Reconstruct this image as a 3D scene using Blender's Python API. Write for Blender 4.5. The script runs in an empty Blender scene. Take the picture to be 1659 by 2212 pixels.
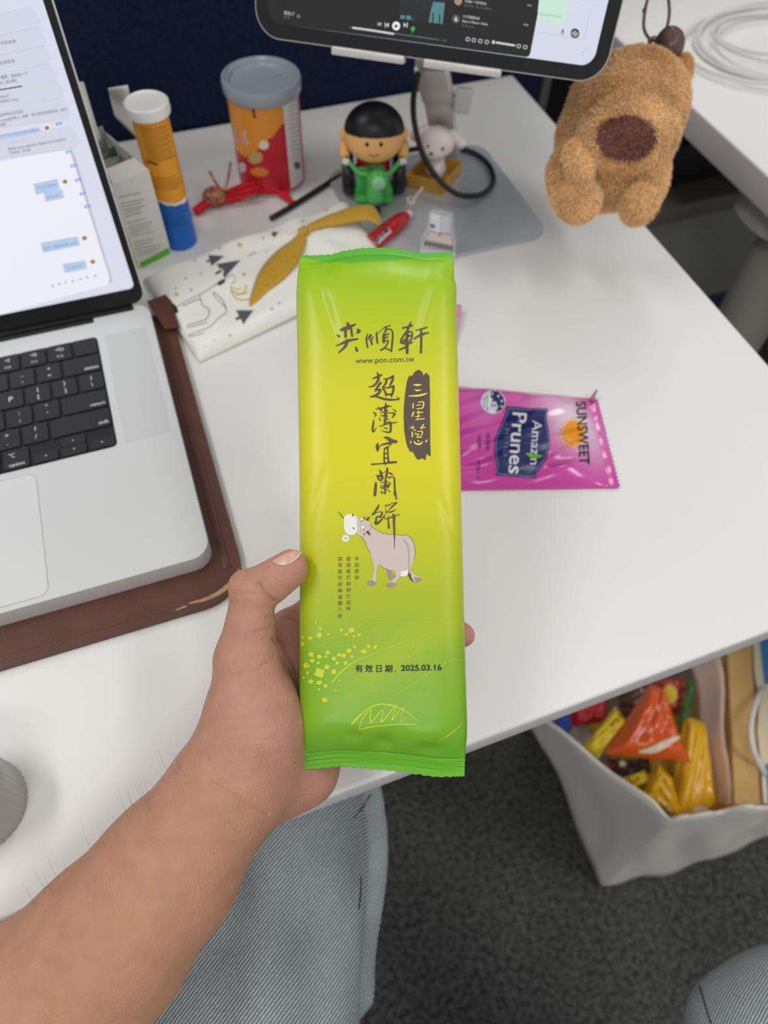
import bpy, bmesh, math, random
import numpy as np
from mathutils import Vector, Matrix
from mathutils.bvhtree import BVHTree
from mathutils.geometry import tessellate_polygon

SC = bpy.context.scene
COL = SC.collection
rnd = random.Random(7)

# ------------------------------------------------------------------ camera
F, CX, CY = 1534.0, 829.5, 1106.0          # focal length and centre in pixels of the 1659x2212 frame
DESK = 0.74                                # desk top height
CAM_H = 0.425                              # camera height above the desk
NADIR = (786.0, 2080.0)                    # where plumb lines meet
YAW = math.radians(-22.3)
def _rot():
    d = np.array([NADIR[0]-CX, NADIR[1]-CY, F]); d /= np.linalg.norm(d)
    up = -d
    fw = np.array([0, 0, 1.0]); yv = fw - fw.dot(up)*up; yv /= np.linalg.norm(yv)
    xv = np.cross(yv, up)
    R = np.array([xv, yv, up])
    c, s = math.cos(YAW), math.sin(YAW)
    return np.array([[c, -s, 0], [s, c, 0], [0, 0, 1]]) @ R
R = _rot()
CAM = np.array([0.0, 0.0, DESK+CAM_H])
cam_d = bpy.data.cameras.new('camera')
cam_d.sensor_fit = 'VERTICAL'
cam_d.lens = 6.86
cam_d.sensor_height = 6.86*2212/F
cam_d.sensor_width = 6.86*1659/F
cam_d.clip_start = 0.01
cam_d.dof.use_dof = True
cam_d.dof.focus_distance = 0.352
cam_d.dof.aperture_fstop = 1.9
cam_o = bpy.data.objects.new('camera', cam_d)
COL.objects.link(cam_o)
_m = Matrix.Identity(4)
for i in range(3):
    _m[i][0], _m[i][1], _m[i][2], _m[i][3] = R[i, 0], -R[i, 1], -R[i, 2], CAM[i]
cam_o.matrix_world = _m
SC.camera = cam_o

# ------------------------------------------------------------------ world, lamps, exposure
wd = bpy.data.worlds.new('world'); SC.world = wd
wd.use_nodes = True
wd.node_tree.nodes['Background'].inputs[0].default_value = (0.93, 0.96, 1.0, 1)
wd.node_tree.nodes['Background'].inputs[1].default_value = 0.45
def area(name, loc, sx, sy, power, col=(1, 0.97, 0.93)):
    l = bpy.data.lights.new(name, 'AREA'); l.shape = 'RECTANGLE'; l.size = sx; l.size_y = sy
    l.energy = power; l.color = col
    o = bpy.data.objects.new(name, l); o.location = loc; COL.objects.link(o); return o
# rows of office ceiling panels, facing straight down
area('ceiling_panel_light', (-1.1, 0.45, 2.75), 0.35, 1.2, 17)
area('ceiling_panel_light', (1.0, 2.1, 2.75), 0.35, 1.2, 18)
area('ceiling_panel_light', (1.2, -0.7, 2.75), 0.35, 1.2, 15)
area('ceiling_panel_light', (-0.7, -1.5, 2.75), 1.2, 0.35, 14)
SC.view_settings.view_transform = 'Standard'
SC.view_settings.look = 'None'
SC.view_settings.gamma = 1.0
SC.view_settings.use_curve_mapping = False
SC.view_settings.exposure = 0.0

# ------------------------------------------------------------------ helpers: points
def V(a): return Vector((float(a[0]), float(a[1]), float(a[2])))
def ray(px, py): return R @ np.array([px-CX, py-CY, F])
def P(px, py, z=0.0):
    """world point seen at that place of the frame, z above the desk top"""
    r = ray(px, py); return CAM + r*((DESK+z-CAM[2])/r[2])
def PY(px, py, y):
    r = ray(px, py); return CAM + r*((y-CAM[1])/r[1])
def PX(px, py, x):
    r = ray(px, py); return CAM + r*((x-CAM[0])/r[0])
def Wd(px, py, d): return CAM + ray(px, py)*d/F

# ------------------------------------------------------------------ helpers: materials
def lin(c):
    c = c/255.0
    return c/12.92 if c <= 0.04045 else ((c+0.055)/1.055)**2.4
def rgb(c, k=1.0): return (min(1, lin(c[0])*k), min(1, lin(c[1])*k), min(1, lin(c[2])*k), 1)
MATS = {}
def M(name, col, rough=0.5, metal=0.0, k=1.0, noise=None, bump=None, emit=0, alpha=None, sss=0, coat=0, trans=0, spec=None, sheen=0, attr=None):
    """noise=(scale, amount) colour variation; bump=(scale, strength, distance)"""
    if name in MATS: return MATS[name]
    m = bpy.data.materials.new(name); m.use_nodes = True
    nt = m.node_tree; b = nt.nodes['Principled BSDF']
    b.inputs['Base Color'].default_value = rgb(col, k)
    b.inputs['Roughness'].default_value = rough
    b.inputs['Metallic'].default_value = metal
    if spec is not None: b.inputs['Specular IOR Level'].default_value = spec
    if coat: b.inputs['Coat Weight'].default_value = coat; b.inputs['Coat Roughness'].default_value = 0.08
    if trans: b.inputs['Transmission Weight'].default_value = trans
    if alpha is not None: b.inputs['Alpha'].default_value = alpha
    if sheen: b.inputs['Sheen Weight'].default_value = sheen
    if sss:
        b.inputs['Subsurface Weight'].default_value = sss
        b.inputs['Subsurface Radius'].default_value = (0.004, 0.0015, 0.0008)
        b.inputs['Subsurface Scale'].default_value = 1.0
    if emit:
        b.inputs['Emission Color'].default_value = rgb(col, k); b.inputs['Emission Strength'].default_value = emit
        b.inputs['Base Color'].default_value = (0.01, 0.01, 0.01, 1)
    tc = nt.nodes.new('ShaderNodeTexCoord')
    src = None
    if attr:
        a = nt.nodes.new('ShaderNodeVertexColor'); a.layer_name = attr
        src = a.outputs['Color']; nt.links.new(src, b.inputs['Base Color'])
    if noise:
        n = nt.nodes.new('ShaderNodeTexNoise'); n.inputs['Scale'].default_value = noise[0]; n.inputs['Detail'].default_value = 4
        nt.links.new(tc.outputs['Object'], n.inputs['Vector'])
        mr = nt.nodes.new('ShaderNodeMapRange'); mr.inputs['From Min'].default_value = 0.3; mr.inputs['From Max'].default_value = 0.7
        mr.inputs['To Min'].default_value = 1-noise[1]; mr.inputs['To Max'].default_value = 1+noise[1]
        nt.links.new(n.outputs['Fac'], mr.inputs['Value'])
        mx = nt.nodes.new('ShaderNodeVectorMath'); mx.operation = 'SCALE'
        if src is not None: nt.links.new(src, mx.inputs[0])
        else: mx.inputs[0].default_value = rgb(col, k)[:3]
        nt.links.new(mr.outputs['Result'], mx.inputs['Scale'])
        nt.links.new(mx.outputs['Vector'], b.inputs['Base Color'])
    if bump:
        n2 = nt.nodes.new('ShaderNodeTexNoise'); n2.inputs['Scale'].default_value = bump[0]; n2.inputs['Detail'].default_value = 3
        nt.links.new(tc.outputs['Object'], n2.inputs['Vector'])
        bp = nt.nodes.new('ShaderNodeBump'); bp.inputs['Strength'].default_value = bump[1]; bp.inputs['Distance'].default_value = bump[2]
        nt.links.new(n2.outputs['Fac'], bp.inputs['Height']); nt.links.new(bp.outputs['Normal'], b.inputs['Normal'])
    MATS[name] = m
    return m

# ------------------------------------------------------------------ helpers: objects
def tag(o, label=None, cat=None, group=None, kind=None):
    if label: o['label'] = label
    if cat: o['category'] = cat
    if group: o['group'] = group
    if kind: o['kind'] = kind
    return o
def link(name, me, mat=None, parent=None, smooth=True):
    o = bpy.data.objects.new(name, me); COL.objects.link(o)
    if mat is not None: me.materials.append(mat)
    if smooth and len(me.polygons): me.polygons.foreach_set('use_smooth', [True]*len(me.polygons))
    if parent is not None:
        o.parent = parent
        o.matrix_parent_inverse = parent.matrix_world.inverted()
    return o
def empty(name, loc=(0, 0, 0)):
    o = bpy.data.objects.new(name, None); COL.objects.link(o)
    o.empty_display_size = 0.02
    o.location = loc
    o.matrix_world = Matrix.Translation(loc)
    return o
def mesh(name, verts, faces, mat=None, parent=None, smooth=True):
    me = bpy.data.meshes.new(name)
    me.from_pydata([tuple(map(float, v)) for v in verts], [], faces)
    me.update()
    return link(name, me, mat, parent, smooth)
def from_bm(name, bm, mat=None, parent=None, smooth=True, angle=None):
    bmesh.ops.recalc_face_normals(bm, faces=bm.faces)
    me = bpy.data.meshes.new(name); bm.to_mesh(me); bm.free()
    o = link(name, me, mat, parent, smooth)
    if angle is not None: me.set_sharp_from_angle(angle=angle)
    return o
def box(name, lo, hi, mat, parent=None, bev=0.0, seg=2, mtx=None):
    bm = bmesh.new()
    bmesh.ops.create_cube(bm, size=1.0)
    for v in bm.verts:
        v.co = Vector([lo[i] + (v.co[i]+0.5)*(hi[i]-lo[i]) for i in range(3)])
    if bev: bmesh.ops.bevel(bm, geom=list(bm.edges), offset=bev, segments=seg, profile=0.5, affect='EDGES')
    if mtx is not None: bm.transform(mtx)
    return from_bm(name, bm, mat, parent, True, math.radians(35))
def rrect(w, h, r, n=8):
    """rounded rectangle outline, centred"""
    pts = []
    for cx, cy, a0 in ((w/2-r, h/2-r, 0), (-w/2+r, h/2-r, 90), (-w/2+r, -h/2+r, 180), (w/2-r, -h/2+r, 270)):
        for i in range(n+1):
            a = math.radians(a0+90*i/n); pts.append((cx+r*math.cos(a), cy+r*math.sin(a)))
    return pts
def slab(name, pts, z0, z1, mat, parent=None, bev=0.0, mtx=None, seg=2):
    """prism from a 2-D outline"""
    bm = bmesh.new()
    lo = [bm.verts.new((x, y, z0)) for x, y in pts]; hi = [bm.verts.new((x, y, z1)) for x, y in pts]
    n = len(pts)
    bm.faces.new(list(reversed(lo))); bm.faces.new(hi)
    for i in range(n): bm.faces.new((lo[i], lo[(i+1) % n], hi[(i+1) % n], hi[i]))
    if bev:
        ed = [e for e in bm.edges if abs(e.verts[0].co.z-e.verts[1].co.z) < 1e-9]
        bmesh.ops.bevel(bm, geom=ed, offset=bev, segments=seg, profile=0.5, affect='EDGES')
    if mtx is not None: bm.transform(mtx)
    return from_bm(name, bm, mat, parent, True, math.radians(40))
def lathe(name, prof, mat, parent=None, n=48, mtx=None, caps=True):
    """prof: list of (r, z)"""
    vs, fs = [], []
    for r, z in prof:
        for i in range(n):
            a = 2*math.pi*i/n; vs.append((r*math.cos(a), r*math.sin(a), z))
    for j in range(len(prof)-1):
        for i in range(n):
            i2 = (i+1) % n
            fs.append((j*n+i, j*n+i2, (j+1)*n+i2, (j+1)*n+i))
    if caps:
        fs.append(tuple(reversed(range(n)))); fs.append(tuple(range((len(prof)-1)*n, len(prof)*n)))
    if mtx is not None: vs = [mtx @ Vector(v) for v in vs]
    o = mesh(name, vs, fs, mat, parent)
    o.data.set_sharp_from_angle(angle=math.radians(40))
    return o
def smooth_path(pts, n=8, closed=False):
    pts = [np.array(p, float) for p in pts]; out = []
    m = len(pts)
    rng = range(m) if closed else range(m-1)
    for i in rng:
        p0 = pts[(i-1) % m] if (closed or i > 0) else 2*pts[0]-pts[1]
        p1 = pts[i]; p2 = pts[(i+1) % m]
        p3 = pts[(i+2) % m] if (closed or i+2 < m) else 2*pts[-1]-pts[-2]
        for k in range(n):
            t = k/n
            out.append(0.5*((2*p1)+(-p0+p2)*t+(2*p0-5*p1+4*p2-p3)*t*t+(-p0+3*p1-3*p2+p3)*t**3))
    if not closed: out.append(pts[-1])
    return out
def tube(name, pts, rad, mat, parent=None, sides=10, closed=False, n=8, raw=False):
    """round tube along a smoothed path; rad a number or one radius per smoothed point"""
    if not raw: pts = smooth_path(pts, n, closed)
    pts = [V(p) for p in pts]; m = len(pts)
    rads = rad if hasattr(rad, '__len__') else [rad]*m
    if len(rads) != m: rads = [float(np.interp(i/(m-1), np.linspace(0, 1, len(rads)), rads)) for i in range(m)]
    up = None; vs, fs = [], []
    for i in range(m):
        a = pts[(i-1) % m] if (closed or i > 0) else pts[i]; b = pts[(i+1) % m] if (closed or i < m-1) else pts[i]
        t = (b-a).normalized()
        if up is None:
            up = t.orthogonal().normalized()
        up = (up - t*up.dot(t)).normalized()
        s = t.cross(up)
        for k in range(sides):
            an = 2*math.pi*k/sides
            vs.append(pts[i] + (up*math.cos(an)+s*math.sin(an))*rads[i])
    for i in range(m if closed else m-1):
        j = (i+1) % m
        for k in range(sides):
            k2 = (k+1) % sides
            fs.append((i*sides+k, i*sides+k2, j*sides+k2, j*sides+k))
    if not closed:
        fs.append(tuple(reversed(range(sides)))); fs.append(tuple(range((m-1)*sides, m*sides)))
    return mesh(name, vs, fs, mat, parent)
def ribbon(name, pts, side, wid, mat, parent=None, n=6, thick=0.0004):
    pts = smooth_path(pts, n); m = len(pts)
    sd = smooth_path(side, n); ww = smooth_path([(w, 0, 0) for w in wid], n)
    vs, fs = [], []
    for i in range(m):
        t = pts[min(i+1, m-1)]-pts[max(i-1, 0)]; t /= np.linalg.norm(t)
        s = np.array(sd[i]); s = s-t*s.dot(t); s /= np.linalg.norm(s)
        nn = np.cross(t, s)
        for k in range(5):
            u = (k/4-0.5)
            vs.append(pts[i]+s*u*ww[i][0]+nn*(0.0006*math.cos(u*5)))
    for i in range(m-1):
        for k in range(4):
            fs.append((i*5+k, i*5+k+1, (i+1)*5+k+1, (i+1)*5+k))
    o = mesh(name, vs, fs, mat, parent)
    md = o.modifiers.new('thickness', 'SOLIDIFY'); md.thickness = thick
    return o

# ------------------------------------------------------------------ helpers: blobs (smooth union -> one skin)
def smin(a, b, k):
    h = np.clip(0.5+0.5*(b-a)/k, 0, 1)
    return b+(a-b)*h-k*h*(1-h)
def s_cone(p, a, b, ra, rb):
    a = np.asarray(a); b = np.asarray(b); ba = b-a; pa = p-a
    t = np.clip((pa@ba)/(ba@ba), 0, 1)
    return np.linalg.norm(pa-t[:, None]*ba, axis=1)-(ra+(rb-ra)*t)
def s_ell(p, c, ax, r):
    """ax: 3 unit rows, r: 3 radii"""
    q = (p-np.asarray(c))@np.asarray(ax).T
    r = np.asarray(r); k0 = np.linalg.norm(q/r, axis=1); k1 = np.linalg.norm(q/(r*r), axis=1)
    return k0*(k0-1)/np.maximum(k1, 1e-9)
def blob(name, f, lo, hi, h, mat=None, parent=None, relax=2):
    lo = np.array(lo, float); hi = np.array(hi, float)
    B = 12
    nb = np.maximum(1, np.ceil((hi-lo)/(h*B)).astype(int)); n = nb*B+1
    g = np.full(n, 1.0, np.float32)
    bi = np.stack(np.meshgrid(*[np.arange(k) for k in nb], indexing='ij'), -1).reshape(-1, 3)
    cen = lo+(bi*B+B/2)*h
    dc = f(cen)
    act = np.abs(dc) < h*B*0.5*1.7321*1.35
    loc = np.stack(np.meshgrid(*[np.arange(B+1)]*3, indexing='ij'), -1).reshape(-1, 3)
    for b_, d_ in zip(bi[~act], dc[~act]):
        if d_ < 0:
            s = b_*B; g[s[0]:s[0]+B+1, s[1]:s[1]+B+1, s[2]:s[2]+B+1] = -1
    ba = bi[act]
    for c0 in range(0, len(ba), 60):
        ch = ba[c0:c0+60]
        idx = (ch[:, None, :]*B+loc[None]).reshape(-1, 3)
        g[idx[:, 0], idx[:, 1], idx[:, 2]] = f(lo+idx*h)
    ins = g < 0
    cnt = np.zeros(np.array(g.shape)-1, np.int8)
    for dx in (0, 1):
        for dy in (0, 1):
            for dz in (0, 1):
                cnt += ins[dx:dx+cnt.shape[0], dy:dy+cnt.shape[1], dz:dz+cnt.shape[2]]
    mix = (cnt > 0) & (cnt < 8)
    ci = np.argwhere(mix)
    cid = np.full(cnt.shape, -1, np.int64); cid[ci[:, 0], ci[:, 1], ci[:, 2]] = np.arange(len(ci))
    cor = [(a, b, c) for a in (0, 1) for b in (0, 1) for c in (0, 1)]
    val = {c: g[ci[:, 0]+c[0], ci[:, 1]+c[1], ci[:, 2]+c[2]] for c in cor}
    acc = np.zeros((len(ci), 3)); num = np.zeros(len(ci))
    for c in cor:
        for ax in range(3):
            if c[ax] == 0:
                d = list(c); d[ax] = 1; d = tuple(d)
                va, vb = val[c], val[d]; x = (va < 0) != (vb < 0)
                t = np.where(x, va/np.where(x, va-vb, 1), 0)
                pt = np.tile(np.array(c, float), (len(ci), 1)); pt[:, ax] += t
                acc[x] += pt[x]; num[x] += 1
    vs = lo+(ci+acc/num[:, None])*h
    quads = []
    for ax in range(3):
        a1, a2 = (ax+1) % 3, (ax+2) % 3
        sl0 = [slice(None)]*3; sl1 = [slice(None)]*3
        sl0[ax] = slice(0, -1); sl1[ax] = slice(1, None)
        A = ins[tuple(sl0)]; Bv = ins[tuple(sl1)]
        e = np.argwhere(A != Bv)
        ok = (e[:, a1] > 0) & (e[:, a2] > 0) & (e[:, a1] < cnt.shape[a1]) & (e[:, a2] < cnt.shape[a2])
        e = e[ok]
        fl = A[e[:, 0], e[:, 1], e[:, 2]]
        def cc(d1, d2):
            q = e.copy(); q[:, a1] += d1; q[:, a2] += d2
            return cid[q[:, 0], q[:, 1], q[:, 2]]
        q = np.stack([cc(-1, -1), cc(0, -1), cc(0, 0), cc(-1, 0)], 1)
        q[~fl] = q[~fl][:, ::-1]
        quads.append(q[(q >= 0).all(1)])
    quads = np.concatenate(quads)
    # relax
    for _ in range(relax):
        s = np.zeros_like(vs); w = np.zeros(len(vs))
        for k in range(4):
            a, b = quads[:, k], quads[:, (k+1) % 4]
            np.add.at(s, a, vs[b]); np.add.at(w, a, 1); np.add.at(s, b, vs[a]); np.add.at(w, b, 1)
        vs = vs*0.5+0.5*s/np.maximum(w, 1)[:, None]
    me = bpy.data.meshes.new(name)
    me.from_pydata(vs.tolist(), [], quads.tolist()); me.update()
    return link(name, me, mat, parent)

# ------------------------------------------------------------------ helpers: print on surfaces
def bvh_of(*objs):
    vs, fs = [], []
    for o in objs:
        b = len(vs); mw = o.matrix_world
        vs += [mw @ v.co for v in o.data.vertices]
        fs += [tuple(b+i for i in p.vertices) for p in o.data.polygons]
    return BVHTree.FromPolygons(vs, fs)
CAMV = V(CAM)
def stroke_poly(st):
    """brush stroke (x, y, width)... -> list of quads as 2-D polygons with round ends"""
    pts = smooth_path([(s[0], s[1], s[2]) for s in st], 5)
    out = []; L = []; Rr = []
    m = len(pts)
    for i in range(m):
        t = pts[min(i+1, m-1)][:2]-pts[max(i-1, 0)][:2]; ln = np.linalg.norm(t)
        t = t/ln if ln > 1e-6 else np.array([1.0, 0])
        nn = np.array([-t[1], t[0]]); w = max(abs(pts[i][2]), 0.5)/2
        L.append(pts[i][:2]+nn*w); Rr.append(pts[i][:2]-nn*w)
    for i in range(m-1): out.append([L[i], L[i+1], Rr[i+1], Rr[i]])
    for p in (pts[0], pts[-1]):
        r = abs(p[2])/2
        out.append([np.array([p[0]+r*math.cos(a*math.pi/4), p[1]+r*math.sin(a*math.pi/4)]) for a in range(8)])
    return out
def text_tris(s, offset=0.0, cache={}):
    """outline of a string, height 1 em -> (verts, tris, width)"""
    key = (s, offset)
    if key in cache: return cache[key]
    c = bpy.data.curves.new('text', 'FONT'); c.body = s; c.resolution_u = 3; c.offset = offset
    o = bpy.data.objects.new('text', c); COL.objects.link(o)
    dg = bpy.context.evaluated_depsgraph_get()
    me = bpy.data.meshes.new_from_object(o.evaluated_get(dg))
    vs = [(v.co.x, v.co.y) for v in me.vertices]; fs = [tuple(p.vertices) for p in me.polygons]
    bpy.data.objects.remove(o); bpy.data.curves.remove(c); bpy.data.meshes.remove(me)
    w = max([v[0] for v in vs] or [0])
    cache[key] = (vs, fs, w); return cache[key]
class Print:
    """flat print gathered in frame coordinates, then laid onto a surface"""
    def __init__(s): s.v = []; s.f = []
    def poly(s, pts, maxlen=None):
        pts = [tuple(map(float, p[:2])) for p in pts]
        if maxlen:
            q = []
            for i in range(len(pts)):
                a, b = pts[i], pts[(i+1) % len(pts)]; d = math.hypot(b[0]-a[0], b[1]-a[1]); k = max(1, int(d/maxlen))
                q += [(a[0]+(b[0]-a[0])*j/k, a[1]+(b[1]-a[1])*j/k) for j in range(k)]
            pts = q
        b = len(s.v); s.v += pts
        for t in tessellate_polygon([[Vector((p[0], p[1], 0)) for p in pts]]): s.f.append(tuple(b+i for i in t))
        return s
    def stroke(s, st, org=(0, 0), sc=1.0):
        st = [(org[0]+p[0]/sc, org[1]+p[1]/sc, p[2]/sc) for p in st]
        for q in stroke_poly(st):
            b = len(s.v); s.v += [tuple(p) for p in q]; s.f.append(tuple(range(b, b+len(q))))
        return s
    def text(s, string, org, right, up, offset=0.0, center=False):
        vs, fs, w = text_tris(string, offset)
        if center: org = (org[0]-right[0]*w/2, org[1]-right[1]*w/2)
        b = len(s.v)
        s.v += [(org[0]+right[0]*x+up[0]*y, org[1]+right[1]*x+up[1]*y) for x, y in vs]
        s.f += [tuple(b+i for i in f) for f in fs]
        return s
    def fit(s, string, org, end, h, offset=0.0):
        """text from org to end (baseline), em height h pixels"""
        _, _, w = text_tris(string, offset); dx, dy = end[0]-org[0], end[1]-org[1]; L = math.hypot(dx, dy)
        return s.text(string, org, (dx/w, dy/w), (dy/L*h, -dx/L*h), offset)
    def disc(s, c, rx, ry=None, n=20, rot=0):
        ry = ry or rx; cr, sr = math.cos(rot), math.sin(rot)
        pts = [(rx*math.cos(2*math.pi*i/n), ry*math.sin(2*math.pi*i/n)) for i in range(n)]
        return s.poly([(c[0]+x*cr-y*sr, c[1]+x*sr+y*cr) for x, y in pts])
    def lay(s, name, bvh, mat, parent, off=0.0002, sub=None, to3=None):
        bm = bmesh.new()
        vv = [bm.verts.new((x, y, 0)) for x, y in s.v]
        for f in s.f:
            if len(set(f)) > 2:
                try: bm.faces.new([vv[i] for i in f])
                except ValueError: pass
        if sub:
            for _ in range(5):
                lg = [e for e in bm.edges if e.calc_length() > sub]
                if not lg: break
                bmesh.ops.subdivide_edges(bm, edges=lg, cuts=1)
                bmesh.ops.triangulate(bm, faces=[f for f in bm.faces if len(f.verts) > 3])
        bad = []
        for v in bm.verts:
            if to3 is not None: v.co = V(to3(v.co.x, v.co.y)); continue
            d = V(ray(v.co.x, v.co.y)).normalized()
            hit, nn, _, _ = bvh.ray_cast(CAMV, d)
            if hit is None: bad.append(v); continue
            if nn.dot(d) > 0: nn = -nn
            v.co = hit+nn*off
        if bad: bmesh.ops.delete(bm, geom=bad, context='VERTS')
        # face the viewer side
        for f in bm.faces:
            f.normal_update()
            if f.normal.dot(f.calc_center_median()-CAMV) > 0: f.normal_flip()
        me = bpy.data.meshes.new(name); bm.to_mesh(me); bm.free()
        return link(name, me, mat, parent, False)
# ================================================================== setting
m_carpet = bpy.data.materials.new('carpet'); m_carpet.use_nodes = True
def _carpet():
    nt = m_carpet.node_tree; b = nt.nodes['Principled BSDF']; b.inputs['Roughness'].default_value = 0.95
    b.inputs['Specular IOR Level'].default_value = 0.1
    tc = nt.nodes.new('ShaderNodeTexCoord')
    n1 = nt.nodes.new('ShaderNodeTexNoise'); n1.inputs['Scale'].default_value = 130; n1.inputs['Detail'].default_value = 6; n1.inputs['Roughness'].default_value = 0.75
    n2 = nt.nodes.new('ShaderNodeTexNoise'); n2.inputs['Scale'].default_value = 7
    nt.links.new(tc.outputs['Object'], n1.inputs['Vector']); nt.links.new(tc.outputs['Object'], n2.inputs['Vector'])
    cr = nt.nodes.new('ShaderNodeValToRGB')
    cr.color_ramp.elements[0].position = 0.36; cr.color_ramp.elements[0].color = rgb((38, 39, 40))
    cr.color_ramp.elements[1].position = 0.68; cr.color_ramp.elements[1].color = rgb((128, 127, 125))
    nt.links.new(n1.outputs['Fac'], cr.inputs['Fac'])
    mr = nt.nodes.new('ShaderNodeMapRange'); mr.inputs['To Min'].default_value = 0.75; mr.inputs['To Max'].default_value = 1.25
    nt.links.new(n2.outputs['Fac'], mr.inputs['Value'])
    sc = nt.nodes.new('ShaderNodeVectorMath'); sc.operation = 'SCALE'
    nt.links.new(cr.outputs['Color'], sc.inputs[0]); nt.links.new(mr.outputs['Result'], sc.inputs['Scale'])
    nt.links.new(sc.outputs['Vector'], b.inputs['Base Color'])
    bp = nt.nodes.new('ShaderNodeBump'); bp.inputs['Strength'].default_value = 0.8; bp.inputs['Distance'].default_value = 0.004
    nt.links.new(n1.outputs['Fac'], bp.inputs['Height']); nt.links.new(bp.outputs['Normal'], b.inputs['Normal'])
_carpet()
floor = box('floor', (-2.2, -2.2, -0.05), (3.0, 2.2, 0), m_carpet)
tag(floor, 'dark grey speckled office carpet', 'floor', kind='structure')

m_desk = M('desk_laminate', (238, 237, 234), 0.42, bump=(900, 0.05, 0.0004), k=0.95)
m_desk_edge = M('desk_edge', (216, 211, 210), 0.5)
m_desk_edge2 = M('desk_edge_lilac', (214, 205, 205), 0.5)
desk = empty('desk', (-0.45, 0.43, 0))
tag(desk, 'white laminate office desk under the laptop and snacks', 'desk')
def desk_top(name, x0, x1, y0, y1, th, parent, edge):
    bm = bmesh.new()
    o = box(name, (x0, y0, DESK-th), (x1, y1, DESK), m_desk, parent, 0.003, 3)
    o.data.materials.append(edge)
    for p in o.data.polygons:
        if p.normal.z < 0.3: p.material_index = 1
    bm.free()
    return o
desk_top('desk_top', -1.2, 0.455, 0.081, 0.772, 0.025, desk, m_desk_edge)
m_frame = M('desk_frame', (150, 150, 150), 0.5)
box('frame_rail', (-1.1, 0.52, DESK-0.065), (0.38, 0.58, DESK-0.025), m_frame, desk, 0.004)
for x in (-1.0, 0.27):
    box('leg', (x-0.035, 0.52, 0.02), (x+0.035, 0.58, DESK-0.065), m_frame, desk, 0.006)
    box('foot', (x-0.04, 0.45, 0.0), (x+0.04, 0.75, 0.025), m_frame, desk, 0.006)

desk2 = empty('desk', (1.2, 0.4, 0))
tag(desk2, 'neighbouring white desk holding the coiled white cable', 'desk')
desk_top('desk_top', 0.621, 1.9, -0.25, 1.2, 0.034, desk2, m_desk_edge2)
m_leg = M('leg_grey', (176, 171, 164), 0.55)
lc = (0.706, 0.502)
lathe('leg', [(0.036, 0.32), (0.036, DESK-0.075)], m_leg, desk2, 40, Matrix.Translation((lc[0], lc[1], 0)))
lathe('leg_sleeve', [(0.041, 0.0), (0.041, 0.425), (0.036, 0.43)], m_leg, desk2, 40, Matrix.Translation((lc[0], lc[1], 0)))
slab('leg_bracket', [(x+lc[0]+0.075, y+lc[1]+0.02) for x, y in rrect(0.27, 0.13, 0.06, 10)], DESK-0.075, DESK-0.034, M('bracket_grey', (190, 186, 184), 0.5), desk2, 0.006)

m_navy = M('navy_fabric', (28, 38, 62), 0.95, noise=(220, 0.28), bump=(900, 0.35, 0.001), spec=0.1)
part = empty('desk_partition', (-0.3, 0.79, 0.4))
tag(part, 'dark navy fabric partition panel behind the desk', 'partition')
box('fabric_panel', (-1.3, 0.776, 0.35), (0.50, 0.806, 1.35), m_navy, part, 0.004)
box('edge_trim', (0.50, 0.772, 0.35), (0.512, 0.81, 1.35), M('trim_grey', (120, 120, 122), 0.4, 0.6), part, 0.003)
m_slate = M('slate_fabric', (112, 116, 118), 0.95, noise=(160, 0.15), spec=0.1)
wb = box('wall_back', (-2.2, 1.30, 0), (3.0, 1.36, 1.25), m_slate)
tag(wb, 'dark slate fabric wall beyond the desks', 'wall', kind='structure')
cab = empty('storage_cabinet', (0.8, 0.9, 0))
tag(cab, 'dark grey low cabinet in the gap between the two desks', 'cabinet')
m_cab = M('cabinet_grey', (150, 149, 144), 0.6); m_cab2 = M('cabinet_lip', (126, 120, 113), 0.6)
box('cabinet_body', (0.53, 0.82, 0.22), (1.60, 1.2, 0.43), m_cab, cab, 0.003)
box('cabinet_lip', (0.525, 0.812, 0.43), (1.605, 1.2, 0.462), m_cab2, cab, 0.003)
box('plinth', (0.56, 0.86, 0.0), (1.57, 1.2, 0.22), M('plinth_navy', (52, 62, 74), 0.7), cab)
trayc = box('cable_tray', (0.56, 0.86, 0.4625), (1.5, 1.19, 0.535), M('black_plastic_matte', (14, 14, 15), 0.6), None, 0.006)
tag(trayc, 'black cable tray lying on the low grey cabinet', 'cable tray')

# black bar the plush hangs from, and its place at the top edge
bar = tube('hanging_bar', [(0.33, 0.585, 0.925), (0.40, 0.558, 0.925), (0.50, 0.52, 0.925)], 0.006, M('black_bar', (18, 18, 18), 0.4), None, 12)
tag(bar, 'short black bar at the top edge that the plush charm hangs from', 'bar')

# ================================================================== laptop on its sleeve
ZB = 0.0065      # underside of laptop above desk
LROT = math.radians(-0.8)
LM = Matrix.Translation((-0.0155, 0.492, DESK)) @ Matrix.Rotation(LROT, 4, 'Z')     # origin right-rear corner
m_alu = M('laptop_aluminium', (214, 215, 214), 0.36, 0.12, noise=(2500, 0.02))
m_black = M('laptop_black', (9, 9, 11), 0.35)
m_key = M('key_black', (26, 26, 31), 0.55)
m_kleg = M('key_legend', (225, 225, 225), 0.5)
LW, LD, LT = 0.3557, 0.2481, 0.0150
sl = empty('laptop_sleeve', (-0.19, 0.36, DESK))
tag(sl, 'worn brown leather laptop sleeve lying under the laptop', 'laptop sleeve')
m_leather = M('brown_leather', (92, 56, 46), 0.42, noise=(60, 0.12), bump=(1100, 0.35, 0.0006), spec=0.4)
SM = Matrix.Translation((-0.0035-0.19, 0.219+0.140, DESK)) @ Matrix.Rotation(math.radians(-0.6), 4, 'Z')
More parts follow.
